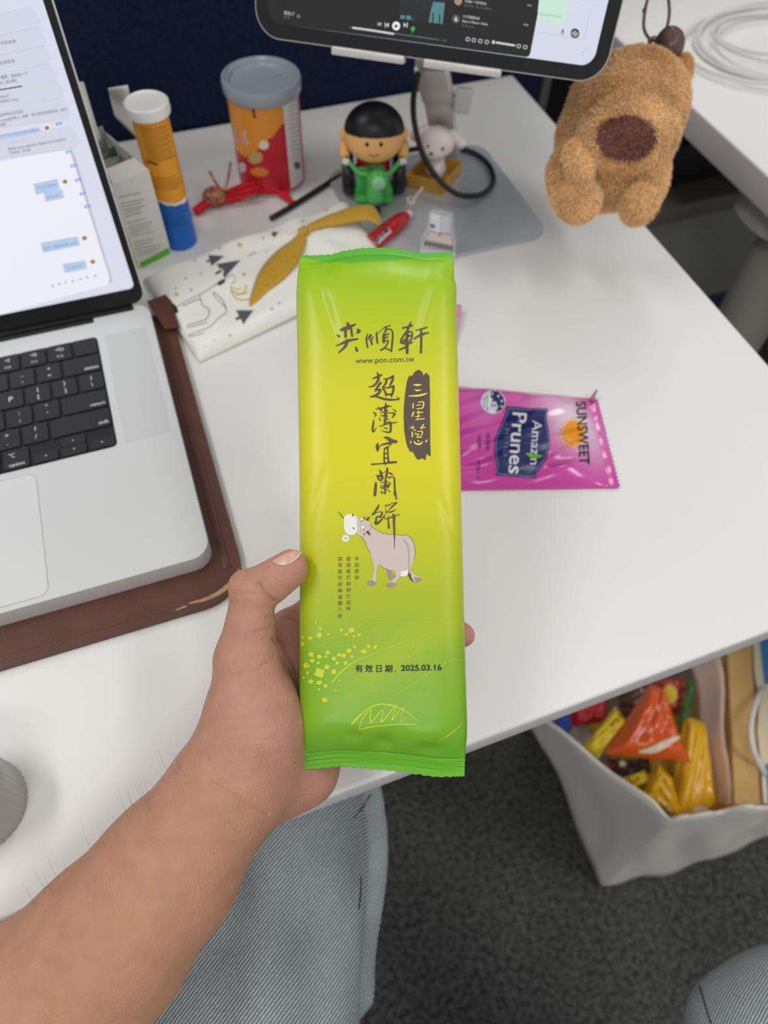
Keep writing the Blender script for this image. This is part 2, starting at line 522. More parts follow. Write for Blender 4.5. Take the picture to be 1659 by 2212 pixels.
slab('sleeve_body', rrect(0.385, 0.280, 0.030, 10), 0.0, 0.0062, m_leather, sl, 0.0028, SM, 4)
slab('sleeve_rim', [(0.1905+0.0*x+(0.001 if 0 else 0)+dx, dy) for x, dx, dy in [(0, -0.005, 0.125), (0, -0.010, 0.125), (0, -0.0105, -0.118), (0, -0.005, -0.118)]], 0.0055, 0.0070, m_leather, sl, 0.0007, SM)
bm = bmesh.new()
for a, b, c in (((-0.016, 0.503), (0.0035, 0.512), (0.003, 0.468)),):
    vs = [bm.verts.new((q[0], q[1], DESK+zz)) for q, zz in ((a, 0.014), (b, 0.010), (c, 0.011), ((-0.008, 0.468), 0.012))]
    bm.faces.new(vs)
o = from_bm('sleeve_flap', bm, m_leather, sl, False); md = o.modifiers.new('t', 'SOLIDIFY'); md.thickness = 0.0015
box('magnet_clasp', (0.0005, 0.487, DESK+0.0062), (0.0065, 0.508, DESK+0.010), M('clasp_black', (22, 20, 20), 0.5), sl, 0.001)
slv = bvh_of(*[c for c in sl.children if c.name.startswith('sleeve_body')])

lap = empty('laptop', LM.translation)
tag(lap, 'silver laptop with a lit chat screen on the brown sleeve', 'laptop')
slab('base', [(x-LW/2, y-LD/2) for x, y in rrect(LW, LD, 0.0125, 10)], ZB, ZB+LT, m_alu, lap, 0.0012, LM, 3)
ZT = ZB+LT
# keyboard
kx1, ky1 = -0.0440, -0.0275        # right, rear of the keyboard well
KW, KD = 0.2795, 0.1135
kb = slab('keyboard', [(kx1-KW/2+x, ky1-KD/2+y) for x, y in rrect(KW, KD, 0.004, 5)], ZT-0.0005, ZT+0.0002, M('keyboard_well', (12, 12, 15), 0.6), lap, 0, LM)
U = KW/14.5
rows = [
 [('esc', 1.5)]+[('F%d' % i, 1) for i in range(1, 13)]+[('', 1)],
 [(c, 1) for c in ('~`', '!1', '@2', '#3', '$4', '%5', '^6', '&7', '*8', '(9', ')0', '_-', '+=')]+[('delete', 1.5)],
 [('tab', 1.5)]+[(c, 1) for c in ('Q', 'W', 'E', 'R', 'T', 'Y', 'U', 'I', 'O', 'P', '{[', '}]', '|\\')],
 [('caps lock', 1.75)]+[(c, 1) for c in ('A', 'S', 'D', 'F', 'G', 'H', 'J', 'K', 'L', ':;', '"\'')]+[('return', 1.75)],
 [('shift', 2.25)]+[(c, 1) for c in ('Z', 'X', 'C', 'V', 'B', 'N', 'M', '<,', '>.', '?/')]+[('shift', 2.25)],
 [('fn', 1), ('control', 1), ('option', 1), ('command', 1.25), ('', 5), ('command', 1.25), ('option', 1), ('◂', 1), ('▴▾', 1), ('▸', 1)],
]
leg_v, leg_f = [], []
def legend(s, cx, cy, h, align=0):
    vs, fs, w = text_tris(s, 0.004)
    b = len(leg_v); ox = cx-(w*h/2 if align == 0 else (w*h if align == 1 else 0))
    for x, y in vs: leg_v.append(LM @ Vector((ox+x*h, cy+(y-0.35)*h, ZT+0.00178)))
    leg_f.extend([tuple(b+i for i in f) for f in fs])
kcache = {}
def key(x0, x1, y0, y1):
    w, h = x1-x0, y1-y0; k = (round(w, 5), round(h, 5))
    if k not in kcache:
        o = slab('key', rrect(w, h, 0.0016, 3), 0.0002, 0.0016, m_key, kb, 0.0003, LM.to_3x3().to_4x4(), 1)
        kcache[k] = o.data
    else:
        o = link('key', kcache[k], None, kb, False)
    o.location = LM @ Vector(((x0+x1)/2, (y0+y1)/2, ZT)); return o
rh = KD/6
for r, row in enumerate(rows):
    x = kx1-KW; yt = ky1-r*rh
    for lab, w in row:
        x0, x1 = x+0.0010, x+w*U-0.0010; y1, y0 = yt-0.0010, yt-rh+0.0010; cx, cy = (x0+x1)/2, (y0+y1)/2
        x += w*U
        if lab == '▴▾':
            key(x0, x1, cy+0.0002, y1); key(x0, x1, y0, cy-0.0002)
            legend('▴', cx, cy+0.004, 0.004); legend('▾', cx, cy-0.004, 0.004); continue
        if lab in '◂▸' and lab: key(x0, x1, y0, cy-0.0002); legend(lab, cx, cy-0.004, 0.004); continue
        key(x0, x1, y0, y1)
        if not lab: continue
        if lab in ('delete', 'return') or (lab == 'shift' and cx > -0.15): legend(lab, x1-0.0018, y0+0.0035, 0.0042, 1)
        elif lab in ('tab', 'caps lock', 'shift', 'esc', 'fn', 'control'): legend(lab, x0+0.0018, y0+0.0035, 0.0042, 2)
        elif lab == 'option': legend('⌥', cx-0.003, cy+0.003, 0.0048); legend(lab, cx, y0+0.0032, 0.0040)
        elif lab == 'command': legend('⌘', cx+0.004, cy+0.003, 0.0048); legend(lab, cx, y0+0.0032, 0.0040)
        elif lab[0] == 'F' and len(lab) > 1:
            legend({'F10': '◁', 'F11': '◁)', 'F12': '◁))'}.get(lab, '✧'), cx, cy+0.0028, 0.0042); legend(lab, cx, y0+0.0038, 0.0032)
        elif len(lab) == 2: legend(lab[0], cx, cy+0.0036, 0.0050); legend(lab[1], cx, cy-0.0036, 0.0050)
        else: legend(lab, cx, cy, 0.0066)
mesh('key_legends', leg_v, leg_f, m_kleg, kb, False)
# speaker grille: fine dots in the metal
m_gr = bpy.data.materials.new('speaker_grille'); m_gr.use_nodes = True
def _gr():
    nt = m_gr.node_tree; b = nt.nodes['Principled BSDF']; b.inputs['Roughness'].default_value = 0.45; b.inputs['Metallic'].default_value = 0.1
    tc = nt.nodes.new('ShaderNodeTexCoord')
    vo = nt.nodes.new('ShaderNodeTexVoronoi'); vo.inputs['Scale'].default_value = 780; vo.inputs['Randomness'].default_value = 0
    nt.links.new(tc.outputs['Object'], vo.inputs['Vector'])
    cr = nt.nodes.new('ShaderNodeValToRGB')
    cr.color_ramp.elements[0].position = 0.25; cr.color_ramp.elements[0].color = rgb((182, 183, 182))
    cr.color_ramp.elements[1].position = 0.36; cr.color_ramp.elements[1].color = rgb((212, 213, 212))
    nt.links.new(vo.outputs['Distance'], cr.inputs['Fac']); nt.links.new(cr.outputs['Color'], b.inputs['Base Color'])
_gr()
for xc in (-0.0222, -LW+0.0222):
    slab('speaker_grille', [(xc+x, ky1-KD/2+y) for x, y in rrect(0.033, KD, 0.002, 3)], ZT-0.0004, ZT+0.00006, m_gr, lap, 0, LM)
m_pad = M('trackpad', (220, 221, 220), 0.32, 0.08)
slab('trackpad_gap', [(-LW/2+x, -0.1955+y) for x, y in rrect(0.1554, 0.0976, 0.0064, 6)], ZT-0.0004, ZT+0.00004, M('gap_grey', (150, 150, 148), 0.6), lap, 0, LM)
slab('trackpad', [(-LW/2+x, -0.1955+y) for x, y in rrect(0.1546, 0.0968, 0.006, 6)], ZT-0.0004, ZT+0.00012, m_pad, lap, 0, LM)
box('hinge', (-LW+0.030, -0.0105, ZT-0.004), (-0.0440, 0.0005, ZT+0.0006), m_black, lap, 0.0008, 2, LM)
box('hinge_bar', (-LW+0.012, -0.0055, ZT-0.006), (-0.012, 0.003, ZT+0.0022), m_black, lap, 0.0008, 2, LM)
# lid
TH = math.radians(108)
LID = LM @ Matrix.Translation((-LW/2, -0.0005, ZT+0.0008)) @ Matrix.Rotation(TH-math.pi/2, 4, 'X').inverted() @ Matrix.Rotation(math.pi/2, 4, 'X')
# lid local: x right, y up the lid, z towards viewer(-)
LH = 0.2435
lid = slab('lid', [(x, LH/2+y) for x, y in rrect(LW, LH, 0.0105, 8)], -0.0042, 0.0, m_alu, lap, 0.0010, LID, 3)
bez = slab('screen_bezel', [(x, LH/2+y) for x, y in rrect(LW-0.0024, LH-0.0024, 0.0095, 8)], 0.0, 0.0006, m_black, lap, 0.0002, LID, 1)
m_scr = M('laptop_screen', (228, 231, 246), 0.3, emit=0.88)
sw0, sw1, sy0, sy1 = -LW/2+0.0062, LW/2-0.0062, 0.0138, LH-0.006
scr = slab('screen', [((sw0+sw1)/2+x, (sy0+sy1)/2+y) for x, y in rrect(sw1-sw0, sy1-sy0, 0.004, 5)], 0.0006, 0.0009, m_scr, lap, 0, LID)
SB = bvh_of(scr)
def dirv(a, b): return (b[0]-a[0], b[1]-a[1])
m_win = M('screen_window', (243, 244, 252), 0.3, emit=0.93)
m_bub = M('chat_bubble', (190, 214, 246), 0.3, emit=0.85)
m_card = M('notification_card', (226, 229, 244), 0.3, emit=0.83)
m_txt = M('screen_text', (70, 72, 84), 0.3, emit=0.8)
m_txt_b = M('screen_text_blue', (110, 130, 235), 0.3, emit=0.8)
m_shade = M('screen_shade', (205, 209, 226), 0.3, emit=0.8)
# chat window
Print().poly([(-520, 440), (150, 322), (237, 600), (232, 615), (-40, 690), (-520, 822)]).lay('chat_window', SB, m_win, scr, 0.00012, 24)
Print().poly([(152, 330), (160, 330), (243, 606), (236, 613)]).lay('window_shadow', SB, m_shade, scr, 0.00011)
# notification cards, stacked
def card(x0, y0, x1, h, lean=0.19):
    # x1 right end, slanted like the screen
    t = [(x0, y0+(x1-x0)*0.19), (x1-14, y0+14*0.19*0), (x1-4, y0+3), (x1+2, y0+12), (x1+2+h*0.29-2, y0+h-12), (x1+h*0.29-6, y0+h), (x0, y0+h+(x1-x0)*0.16)]
    return t
cards = [(86, 14, 43), (99, 56, 42), (110, 97, 40), (124, 137, 36), (139, 174, 36), (150, 212, 42), (170, 272, 46)]
for x1, y, h in cards:
    Print().poly(card(-150, y, x1-10, h)).lay('notification_card', SB, m_card, scr, 0.00020, 30)
    Print().stroke([(-20, y+h+25, 1.0), (x1-14+h*0.29, y+h+1, 1.0)]).lay('card_edge', SB, m_shade, scr, 0.00026)
pt = Print()
for s, a, b, h in (('任务检测', (2, 97), (34, 92), 9), ('任务检测', (0, 140), (32, 134), 9), ('需要，我检查一下', (2, 171), (60, 162), 9), ('应: [呆无辜]', (0, 183), (36, 176), 8),
                   ('emo?', (0, 212), (19, 209), 9), ('云回应: [Yes]', (0, 222), (40, 217), 8), ('益项目日志监控', (0, 252), (50, 243), 8), ('candy@所有人: 函数「执行薪资扣除同步」执行', (0, 263), (146, 238), 8), ('出错', (0, 273), (13, 270), 8),
                   ('Make sure watch\'s battery is healthy', (18, 325), (142, 303), 9), ('Today, 15:30', (20, 333), (66, 326), 9)):
    pt.fit(s, a, b, h)
pt.lay('screen_text', SB, m_txt, scr, 0.00032)
Print().stroke([(0, 194, 3), (47, 186, 3)]).lay('progress_bar', SB, m_txt, scr, 0.00032)
Print().fit('TIME SENSITIVE', (15, 311), (62, 303), 6).lay('small_caption', SB, m_shade, scr, 0.00032)
Print().poly([(-10, 296), (80, 274), (85, 276), (89, 284), (-10, 305)]).lay('chat_bubble', SB, m_bub, scr, 0.00038)
for x0, y0, x1, y1, h in ((72, 397, 124, 386, 22), (94, 416, 134, 409, 18), (88, 524, 168, 510, 20), (135, 570, 184, 562, 18)):
    Print().poly([(x0, y0), (x1, y1), (x1+h*0.25, y1+h), (x0+h*0.25, y0+h+2)]).lay('chat_bubble', SB, m_bub, scr, 0.00038)
m_bt = M('bubble_text', (120, 150, 200), 0.3, emit=0.75)
for s, a, b, h in (('anyone still in the office', (0, 294), (82, 283), 8), ("I'm ok daddy", (80, 408), (121, 400), 7), ('miss ya!', (100, 428), (128, 423), 7), ('好一點過來 pls', (96, 539), (164, 526), 7), ('ur home?', (145, 582), (178, 575), 7)):
    Print().fit(s, a, b, h).lay('bubble_text', SB, m_bt, scr, 0.00044)
for x, y in ((101, 275), (140, 391), (182, 513), (200, 564)):
    Print().disc((x, y), 8.5, 7.5, 14).lay('avatar_ring', SB, M('avatar_ring', (248, 246, 245), 0.3, emit=0.9), scr, 0.00040)
    Print().disc((x+0.5, y+1), 5.2, 4.6, 12).lay('avatar', SB, M('avatar', (165, 125, 112), 0.3, emit=0.8), scr, 0.00046)
for i, (x, y) in enumerate(((128, 267), (149, 328), (159, 358), (169, 389), (179, 418), (189, 446))):
    Print().fit('复制', (x-7, y+4), (x+7, y+1), 8, 0.01).lay('copy_link', SB, m_txt_b, scr, 0.00032)
for x, y in ((114, 617), (128, 613), (142, 610), (157, 607), (174, 603), (188, 599), (206, 596)):
    Print().disc((x, y), 3.2, 3, 10).lay('toolbar_icon', SB, m_shade, scr, 0.00032)
# sleeve wear and stitching
Print().stroke([(408, 1304, 3), (440, 1296, 7), (470, 1283, 9), (497, 1262, 10), (510, 1246, 8), (516, 1230, 3)]).stroke([(380, 1318, 3), (402, 1310, 4)]).lay('worn_edge', slv, M('worn_leather', (176, 146, 104), 0.8, noise=(700, 0.35)), sl, 0.0003)
ps = Print()
for (x0, y0, x1, y1, n) in ((424, 880, 511, 1190, 46), (0, 1418, 400, 1306, 60)):
    for i in range(n):
        t0, t1 = i/n, (i+0.55)/n
        ps.stroke([(x0+(x1-x0)*t0, y0+(y1-y0)*t0, 1.6), (x0+(x1-x0)*t1, y0+(y1-y0)*t1, 1.6)])
ps.lay('stitching', slv, M('stitch_thread', (120, 78, 62), 0.8), sl, 0.0003)
# ================================================================== the green snack packet
pk = empty('snack_packet', Wd(830, 1660, 0.355))
tag(pk, 'lime green and yellow cracker packet held up in the hand', 'snack packet')
p_top = Wd(815, 545, 0.374); p_bot = Wd(830, 1668, 0.346)
ax_x = R[:, 0]
ax_v = p_top-p_bot; ax_v /= np.linalg.norm(ax_v)
ax_u = ax_x-ax_v*ax_x.dot(ax_v); ax_u /= np.linalg.norm(ax_u)
ax_n = np.cross(ax_u, ax_v)               # towards the viewer
def pplane(px, py, off=0.0):
    r = ray(px, py); o = p_top+ax_n*off
    return CAM+r*((o-CAM).dot(ax_n)/r.dot(ax_n))
Lx = [(545, 650), (575, 645), (600, 642), (640, 640), (740, 642), (900, 645), (1050, 647), (1190, 648), (1400, 647), (1590, 647), (1610, 649), (1640, 653), (1668, 657)]
Rx = [(545, 978), (590, 981), (606, 981), (622, 986), (700, 986), (850, 991), (1050, 996), (1300, 1002), (1550, 1009), (1580, 1009), (1610, 1006), (1640, 1004), (1668, 1003)]
Tp = [(-1, 546), (-0.85, 547), (-0.6, 545), (-0.45, 537), (-0.2, 531), (0.15, 530), (0.4, 536), (0.6, 542), (0.8, 541), (1, 540)]
Bt = [(-1, 1666), (-0.8, 1662), (-0.55, 1657), (-0.3, 1659), (0, 1662), (0.25, 1666), (0.45, 1671), (0.65, 1676), (1, 1676)]
def itp(tab, x): return np.interp(x, [t[0] for t in tab], [t[1] for t in tab])
TT = 0.0105
def thick(y0, s):
    up = np.sin(np.clip((y0-562)/95.0, 0, 1)*math.pi/2)**0.8
    dn = np.sin(np.clip((1634-y0)/78.0, 0, 1)*math.pi/2)**0.9
    return TT*np.minimum(up, 1)*np.minimum(dn, 1)
GR = [(545, (96, 186, 52)), (560, (150, 202, 32)), (640, (172, 205, 24)), (740, (200, 212, 34)), (850, (222, 219, 40)), (1000, (228, 220, 30)), (1100, (216, 214, 30)),
      (1220, (196, 204, 24)), (1330, (172, 194, 28)), (1420, (146, 186, 38)), (1520, (134, 184, 36)), (1580, (122, 182, 32)), (1640, (104, 178, 30)), (1680, (112, 186, 40))]
def pcol(px, py):
    y = py+22*math.sin((px-650)/120.0)*(1 if 1150 < py < 1560 else 0)
    fold = np.interp(px, [650, 700, 760, 850, 975], [550, 566, 579, 573, 549])
    if True:
      kf = min(1, max(0, (fold-py)/3.0+0.5))
      c = np.array([np.interp(y, [g[0] for g in GR], [g[1][k] for g in GR]) for k in range(3)])*(1-kf)+np.array((98, 190, 56.0))*kf
    # pale yellow field path and glow printed in the lower half
    if 1280 < py < 1620:
        lx = 720+ (1480-py)*1.15 + 0.0018*(py-1480)**2
        g = math.exp(-((px-lx-40)/70.0)**2)*0.45*math.exp(-((py-1400)/110.0)**2)
        c = c*(1-g)+np.array((196, 206, 24))*g
        g = math.exp(-((px-700)/70.0)**2-((py-1450)/70.0)**2)*0.25
        c = c*(1-g)+np.array((92, 170, 50))*g
    return [lin(v)*0.93 for v in c]+[1]
ss = np.concatenate([np.linspace(-1, -0.86, 12), np.linspace(-0.84, 0.84, 60), np.linspace(0.86, 1, 12)])
ts = np.concatenate([np.linspace(0, 0.12, 64), np.linspace(0.125, 0.9, 100), np.linspace(0.904, 1, 70)])
nS, nT = len(ss), len(ts)
def wrinkle(s, y0, rr):
    w = 0.0
    # pull lines from the top corners, dents near the lower seal, slight waviness
    w += 0.0008*math.sin(s*3.1+y0*0.012)*math.exp(-((y0-700)/130.0)**2)
    w += -0.0016*math.exp(-((s+0.72-(y0-620)*0.0016)/0.07)**2)*math.exp(-((y0-690)/80.0)**2)
    w += -0.0014*math.exp(-((s-0.74+(y0-620)*0.0016)/0.07)**2)*math.exp(-((y0-700)/80.0)**2)
    w += -0.0022*math.exp(-((s-0.02)/0.10)**2)*math.exp(-((y0-1602)/16.0)**2)
    w += -0.0016*math.exp(-((s+0.34)/0.09)**2)*math.exp(-((y0-1592)/14.0)**2)
    w += -0.0016*math.exp(-((s-0.55)/0.16)**2)*math.exp(-((y0-1606)/14.0)**2)
    w += 0.0004*math.sin(s*9+y0*0.05)*math.exp(-((y0-1600)/60.0)**2)
    w += -0.0007*math.exp(-((s+0.78+(y0-1090)*0.002)/0.05)**2)*math.exp(-((y0-1090)/50.0)**2)
    w += -0.0007*math.exp(-((s-0.80-(y0-1120)*0.002)/0.05)**2)*math.exp(-((y0-1120)/40.0)**2)
    w += 0.0005*math.sin(y0*0.018+1.0)*(s*s)
    return w
vf, vb, cols = [], [], []
for t in ts:
    y0 = 545+(1668-545)*t
    for s in ss:
        yt, yb = itp(Tp, s), itp(Bt, s)
        y = yt+(yb-yt)*t
        y += (1.8*abs(math.sin(s*34))-0.9)*max(0, 1-t/0.010)+(3.0*abs((s*26) % 1-0.5)*2-1.5)*max(0, 1-(1-t)/0.012)
        xl, xr = itp(Lx, y0), itp(Rx, y0)
        x = xl+(xr-xl)*(s+1)/2
        prof = (1-abs(s)**7)**0.55
        n = thick(y0, s)*prof+wrinkle(s, y0, rnd)*prof
        cr = 0.0
        if y0 > 1622: cr = 0.00035*math.sin((y0-1622)*0.62)*min(1, (y0-1622)/6)*(1 if y0 < 1658 else 0.1)
        if y0 < 572: cr = 0.00028*math.sin((y0-545)*0.95)-0.0025*(1-(y0-545)/27.0)
        curl = 0.0022*math.sin(s*2.2+0.6)*max(0, (y0-1632)/36.0)
        base = pplane(x, y)
        vf.append(base+ax_n*(n+cr+curl+0.00025)); vb.append(base-ax_n*(n*1.1-cr-curl+0.00025))
        cols.append(pcol(x, y))
verts = vf+vb; N = nS*nT; faces = []
for j in range(nT-1):
    for i in range(nS-1):
        a = j*nS+i
        faces.append((a, a+nS, a+nS+1, a+1)); faces.append((N+a, N+a+1, N+a+nS+1, N+a+nS))
    a = j*nS; faces.append((a, N+a, N+a+nS, a+nS))
    a = j*nS+nS-1; faces.append((a, a+nS, N+a+nS, N+a))
for i in range(nS-1):
    faces.append((i, i+1, N+i+1, N+i)); a = (nT-1)*nS+i; faces.append((a, N+a, N+a+1, a+1))
m_pack = M('packet_film', (200, 210, 30), 0.36, attr='print', bump=(260, 0.10, 0.001), spec=0.45)
wr = mesh('wrapper', verts, faces, m_pack, pk)
ca = wr.data.color_attributes.new('print', 'FLOAT_COLOR', 'POINT')
ca.data.foreach_set('color', np.array(cols+cols, np.float32).ravel())
PB = bvh_of(wr)
m_ink = M('brown_ink', (92, 74, 66), 0.45)
m_yel = M('pale_yellow_ink', (238, 226, 96), 0.45)
Z1, S1 = (715, 690), 7.541
Z2, S2 = (785, 795), 10.37
Z3, S3 = (785, 920), 10.37
Z4, S4 = (785, 1060), 13.825
Z5, S5 = (720, 1090), 8.295
glyphs = [
 (Z1, S1, [  # yi
  [(268, 68, 42), (290, 105, 48), (300, 130, 50)], [(150, 172, 20), (210, 160, 66), (300, 125, 56), (395, 82, 24)], [(238, 160, 44), (238, 285, 40)], [(322, 110, 40), (345, 275, 30)],
  [(412, 222, 12), (455, 195, 58), (432, 158, 22)], [(105, 257, 26), (132, 277, 44)], [(75, 436, 8), (250, 362, 50), (330, 336, 36), (435, 320, 24)], [(262, 345, 48), (238, 430, 46), (132, 540, 24)], [(405, 458, 30), (424, 508, 46)]]),
 (Z1, S1, [  # shun
  [(597, 242, 16), (575, 330, 26), (597, 455, 28)], [(590, 330, 10), (640, 258, 26), (652, 262, 28)], [(650, 262, 26), (618, 345, 12)], [(688, 280, 12), (655, 345, 30), (668, 410, 26)],
  [(738, 210, 16), (746, 300, 30), (757, 390, 26)], [(757, 236, 12), (830, 165, 9), (895, 122, 18), (960, 102, 20)], [(888, 128, 24), (903, 165, 26), (850, 260, 22), (846, 375, 22)],
  [(880, 172, 20), (965, 160, 22), (1004, 220, 26), (1000, 350, 30), (983, 520, 26)], [(860, 262, 28), (935, 236, 24)], [(870, 270, 26), (868, 375, 26)], [(880, 305, 16), (925, 285, 22)],
  [(852, 365, 16), (936, 345, 20), (880, 455, 26), (812, 502, 28)], [(880, 465, 20), (985, 515, 22)]]),
 (Z1, S1, [  # xuan
  [(1165, 142, 26), (1260, 120, 30), (1318, 100, 34)], [(1300, 45, 18), (1268, 125, 34), (1242, 210, 38), (1236, 400, 52), (1240, 545, 44)], [(1252, 165, 24), (1185, 260, 28), (1140, 340, 28), (1152, 382, 34), (1200, 335, 38), (1240, 340, 50)],
  [(1262, 205, 24), (1320, 212, 22), (1316, 300, 24), (1285, 352, 28)], [(1250, 268, 46), (1318, 268, 16)], [(1150, 388, 22), (1250, 392, 40), (1325, 372, 22)], [(1115, 495, 26), (1222, 450, 30)],
  [(1385, 180, 20), (1480, 155, 24), (1565, 132, 24)], [(1352, 315, 26), (1470, 250, 40), (1590, 216, 22)], [(1464, 160, 38), (1470, 300, 36), (1466, 540, 38)]]),
 (Z2, S2, [  # chao
  [(312, 105, 30), (340, 180, 50), (335, 260, 56), (290, 340, 50), (220, 402, 40), (122, 426, 20)], [(205, 236, 22), (300, 205, 44), (405, 156, 34)], [(388, 332, 48), (330, 410, 54), (262, 510, 34)],
  [(262, 512, 24), (380, 482, 46), (345, 560, 56), (260, 622, 54), (155, 646, 28)], [(250, 622, 40), (450, 690, 50), (620, 712, 46), (800, 702, 26)], [(735, 632, 8), (795, 688, 30)],
  [(455, 250, 22), (560, 236, 38), (660, 192, 50)], [(658, 180, 46), (660, 250, 52), (620, 340, 48), (590, 402, 26)], [(515, 265, 50), (502, 340, 46), (430, 442, 34)],
  [(440, 458, 36), (488, 540, 46), (510, 632, 24)], [(470, 446, 26), (600, 432, 36), (670, 402, 36)], [(672, 405, 48), (670, 500, 50), (628, 638, 36)], [(512, 592, 42), (640, 592, 42)]]),
 (Z2, S2, [  # bo
  [(500, 778, 16), (510, 858, 60), (570, 855, 36), (632, 862, 14)], [(280, 922, 16), (400, 902, 36), (510, 870, 46)], [(325, 866, 16), (402, 950, 50)], [(485, 880, 50), (492, 1000, 62), (500, 1100, 52), (475, 1235, 46)],
  [(515, 930, 30), (552, 970, 20)], [(385, 1006, 14), (480, 985, 30)], [(520, 1012, 18), (640, 1008, 24), (700, 1032, 50), (636, 1122, 12)], [(375, 1076, 14), (480, 1056, 28)], [(432, 1098, 12), (550, 1080, 18)],
  [(442, 1166, 14), (560, 1140, 24)], [(655, 922, 10), (730, 968, 30)], [(452, 1240, 16), (560, 1210, 28)], [(228, 990, 22), (278, 1042, 40), (246, 1098, 6)], [(348, 1115, 14), (380, 1172, 30)],
  [(235, 1148, 8), (222, 1250, 44), (205, 1385, 44), (232, 1425, 34), (298, 1320, 8)], [(360, 1306, 18), (500, 1262, 28), (640, 1232, 28), (755, 1219, 18)], [(592, 1192, 26), (614, 1262, 48), (608, 1400, 46), (578, 1438, 40), (480, 1428, 24), (388, 1390, 6)], [(440, 1326, 8), (525, 1358, 34)]]),
 (Z3, S3, [  # yi
  [(452, 258, 16), (540, 275, 72), (640, 340, 84), (725, 352, 76)], [(600, 385, 56), (450, 412, 36), (368, 452, 16)], [(330, 378, 14), (308, 460, 70), (320, 572, 26)], [(362, 456, 14), (332, 515, 46)],
  [(632, 405, 18), (580, 455, 16), (505, 490, 30)], [(472, 512, 24), (464, 700, 34), (470, 835, 38)], [(545, 475, 34), (550, 650, 34), (562, 800, 44)], [(470, 506, 26), (545, 490, 40)], [(478, 620, 26), (552, 626, 26)], [(480, 716, 28), (555, 726, 28)],
  [(185, 862, 34), (400, 846, 28), (600, 822, 50), (735, 812, 42)], [(478, 835, 36), (500, 888, 10)]]),
 (Z3, S3, [  # lan
  [(365, 988, 20), (392, 1050, 56), (408, 1130, 62), (432, 1160, 40)], [(292, 1110, 22), (340, 1125, 46), (420, 1120, 50)], [(320, 1150, 36), (350, 1205, 40), (395, 1222, 40), (425, 1170, 46)], [(430, 1060, 12), (510, 1010, 12)],
  [(535, 952, 44), (530, 1050, 50), (502, 1150, 38), (490, 1300, 40), (485, 1512, 38)], [(558, 1052, 16), (600, 1062, 34), (648, 1086, 32)], [(530, 1130, 16), (580, 1160, 34), (655, 1132, 18), (690, 1182, 38), (700, 1350, 38), (712, 1500, 44), (738, 1640, 30)], [(672, 1492, 10), (710, 1560, 30)],
  [(280, 1248, 12), (276, 1330, 58), (256, 1548, 64)], [(395, 1276, 18), (540, 1236, 18)], [(385, 1332, 16), (402, 1390, 24), (480, 1390, 38)], [(440, 1330, 16), (560, 1270, 18), (598, 1292, 24), (570, 1330, 28), (520, 1330, 36)], [(420, 1362, 12), (560, 1350, 36), (540, 1390, 28)], [(400, 1462, 22), (412, 1508, 24), (450, 1490, 18)], [(520, 1422, 16), (595, 1474, 22)]]),
 (Z4, S4, [  # bing
  [(455, 412, 20), (432, 500, 66), (342, 630, 52), (272, 715, 54)], [(272, 712, 36), (420, 642, 24), (540, 640, 36), (556, 690, 58), (505, 785, 56)], [(505, 785, 46), (400, 780, 44), (378, 900, 66), (362, 975, 76), (440, 960, 70), (560, 840, 44), (640, 720, 18), (690, 640, 22)],
  [(668, 640, 12), (665, 500, 12), (652, 432, 18), (740, 442, 34), (870, 372, 18), (1000, 362, 38)], [(965, 380, 48), (880, 455, 46), (720, 610, 16), (682, 630, 34), (740, 642, 22), (830, 632, 42), (972, 570, 12)],
  [(630, 762, 16), (642, 830, 22), (700, 840, 26), (850, 782, 38), (960, 742, 28), (1085, 712, 22)], [(735, 742, 10), (745, 900, 38), (760, 1110, 62)], [(880, 692, 26), (910, 760, 78), (915, 1000, 66), (925, 1300, 48), (925, 1750, 14)]]),
]
for org, sc_, sts in glyphs:
    pr = Print()
    for st in sts: pr.stroke(st, org, sc_)
    pr.lay('brush_character', PB, m_ink, pk, 0.00022)
Print().fit('www.pon.com.tw', (768, 785), (895, 781), 17).lay('web_address', PB, m_ink, pk, 0.0002)
def zz(o, s, pts): return [(o[0]+x/s, o[1]+y/s) for x, y in pts]
badge = zz(Z2, S2, [(1050, 165), (1085, 185), (1150, 90), (1230, 40), (1310, 80), (1350, 180), (1390, 110), (1450, 140), (1480, 190), (1488, 600), (1490, 1000), (1495, 1640)]) + \
    zz(Z3, S3, [(1500, 500), (1505, 690), (1410, 625), (1395, 770), (1320, 725), (1220, 760), (1180, 720), (1105, 575), (1050, 580), (990, 480), (950, 330), (915, 100)]) + \
    zz(Z2, S2, [(903, 1100), (905, 900), (930, 600), (975, 300), (1010, 205)])
Print().poly(badge).lay('ink_badge', PB, m_ink, pk, 0.0002, 8)
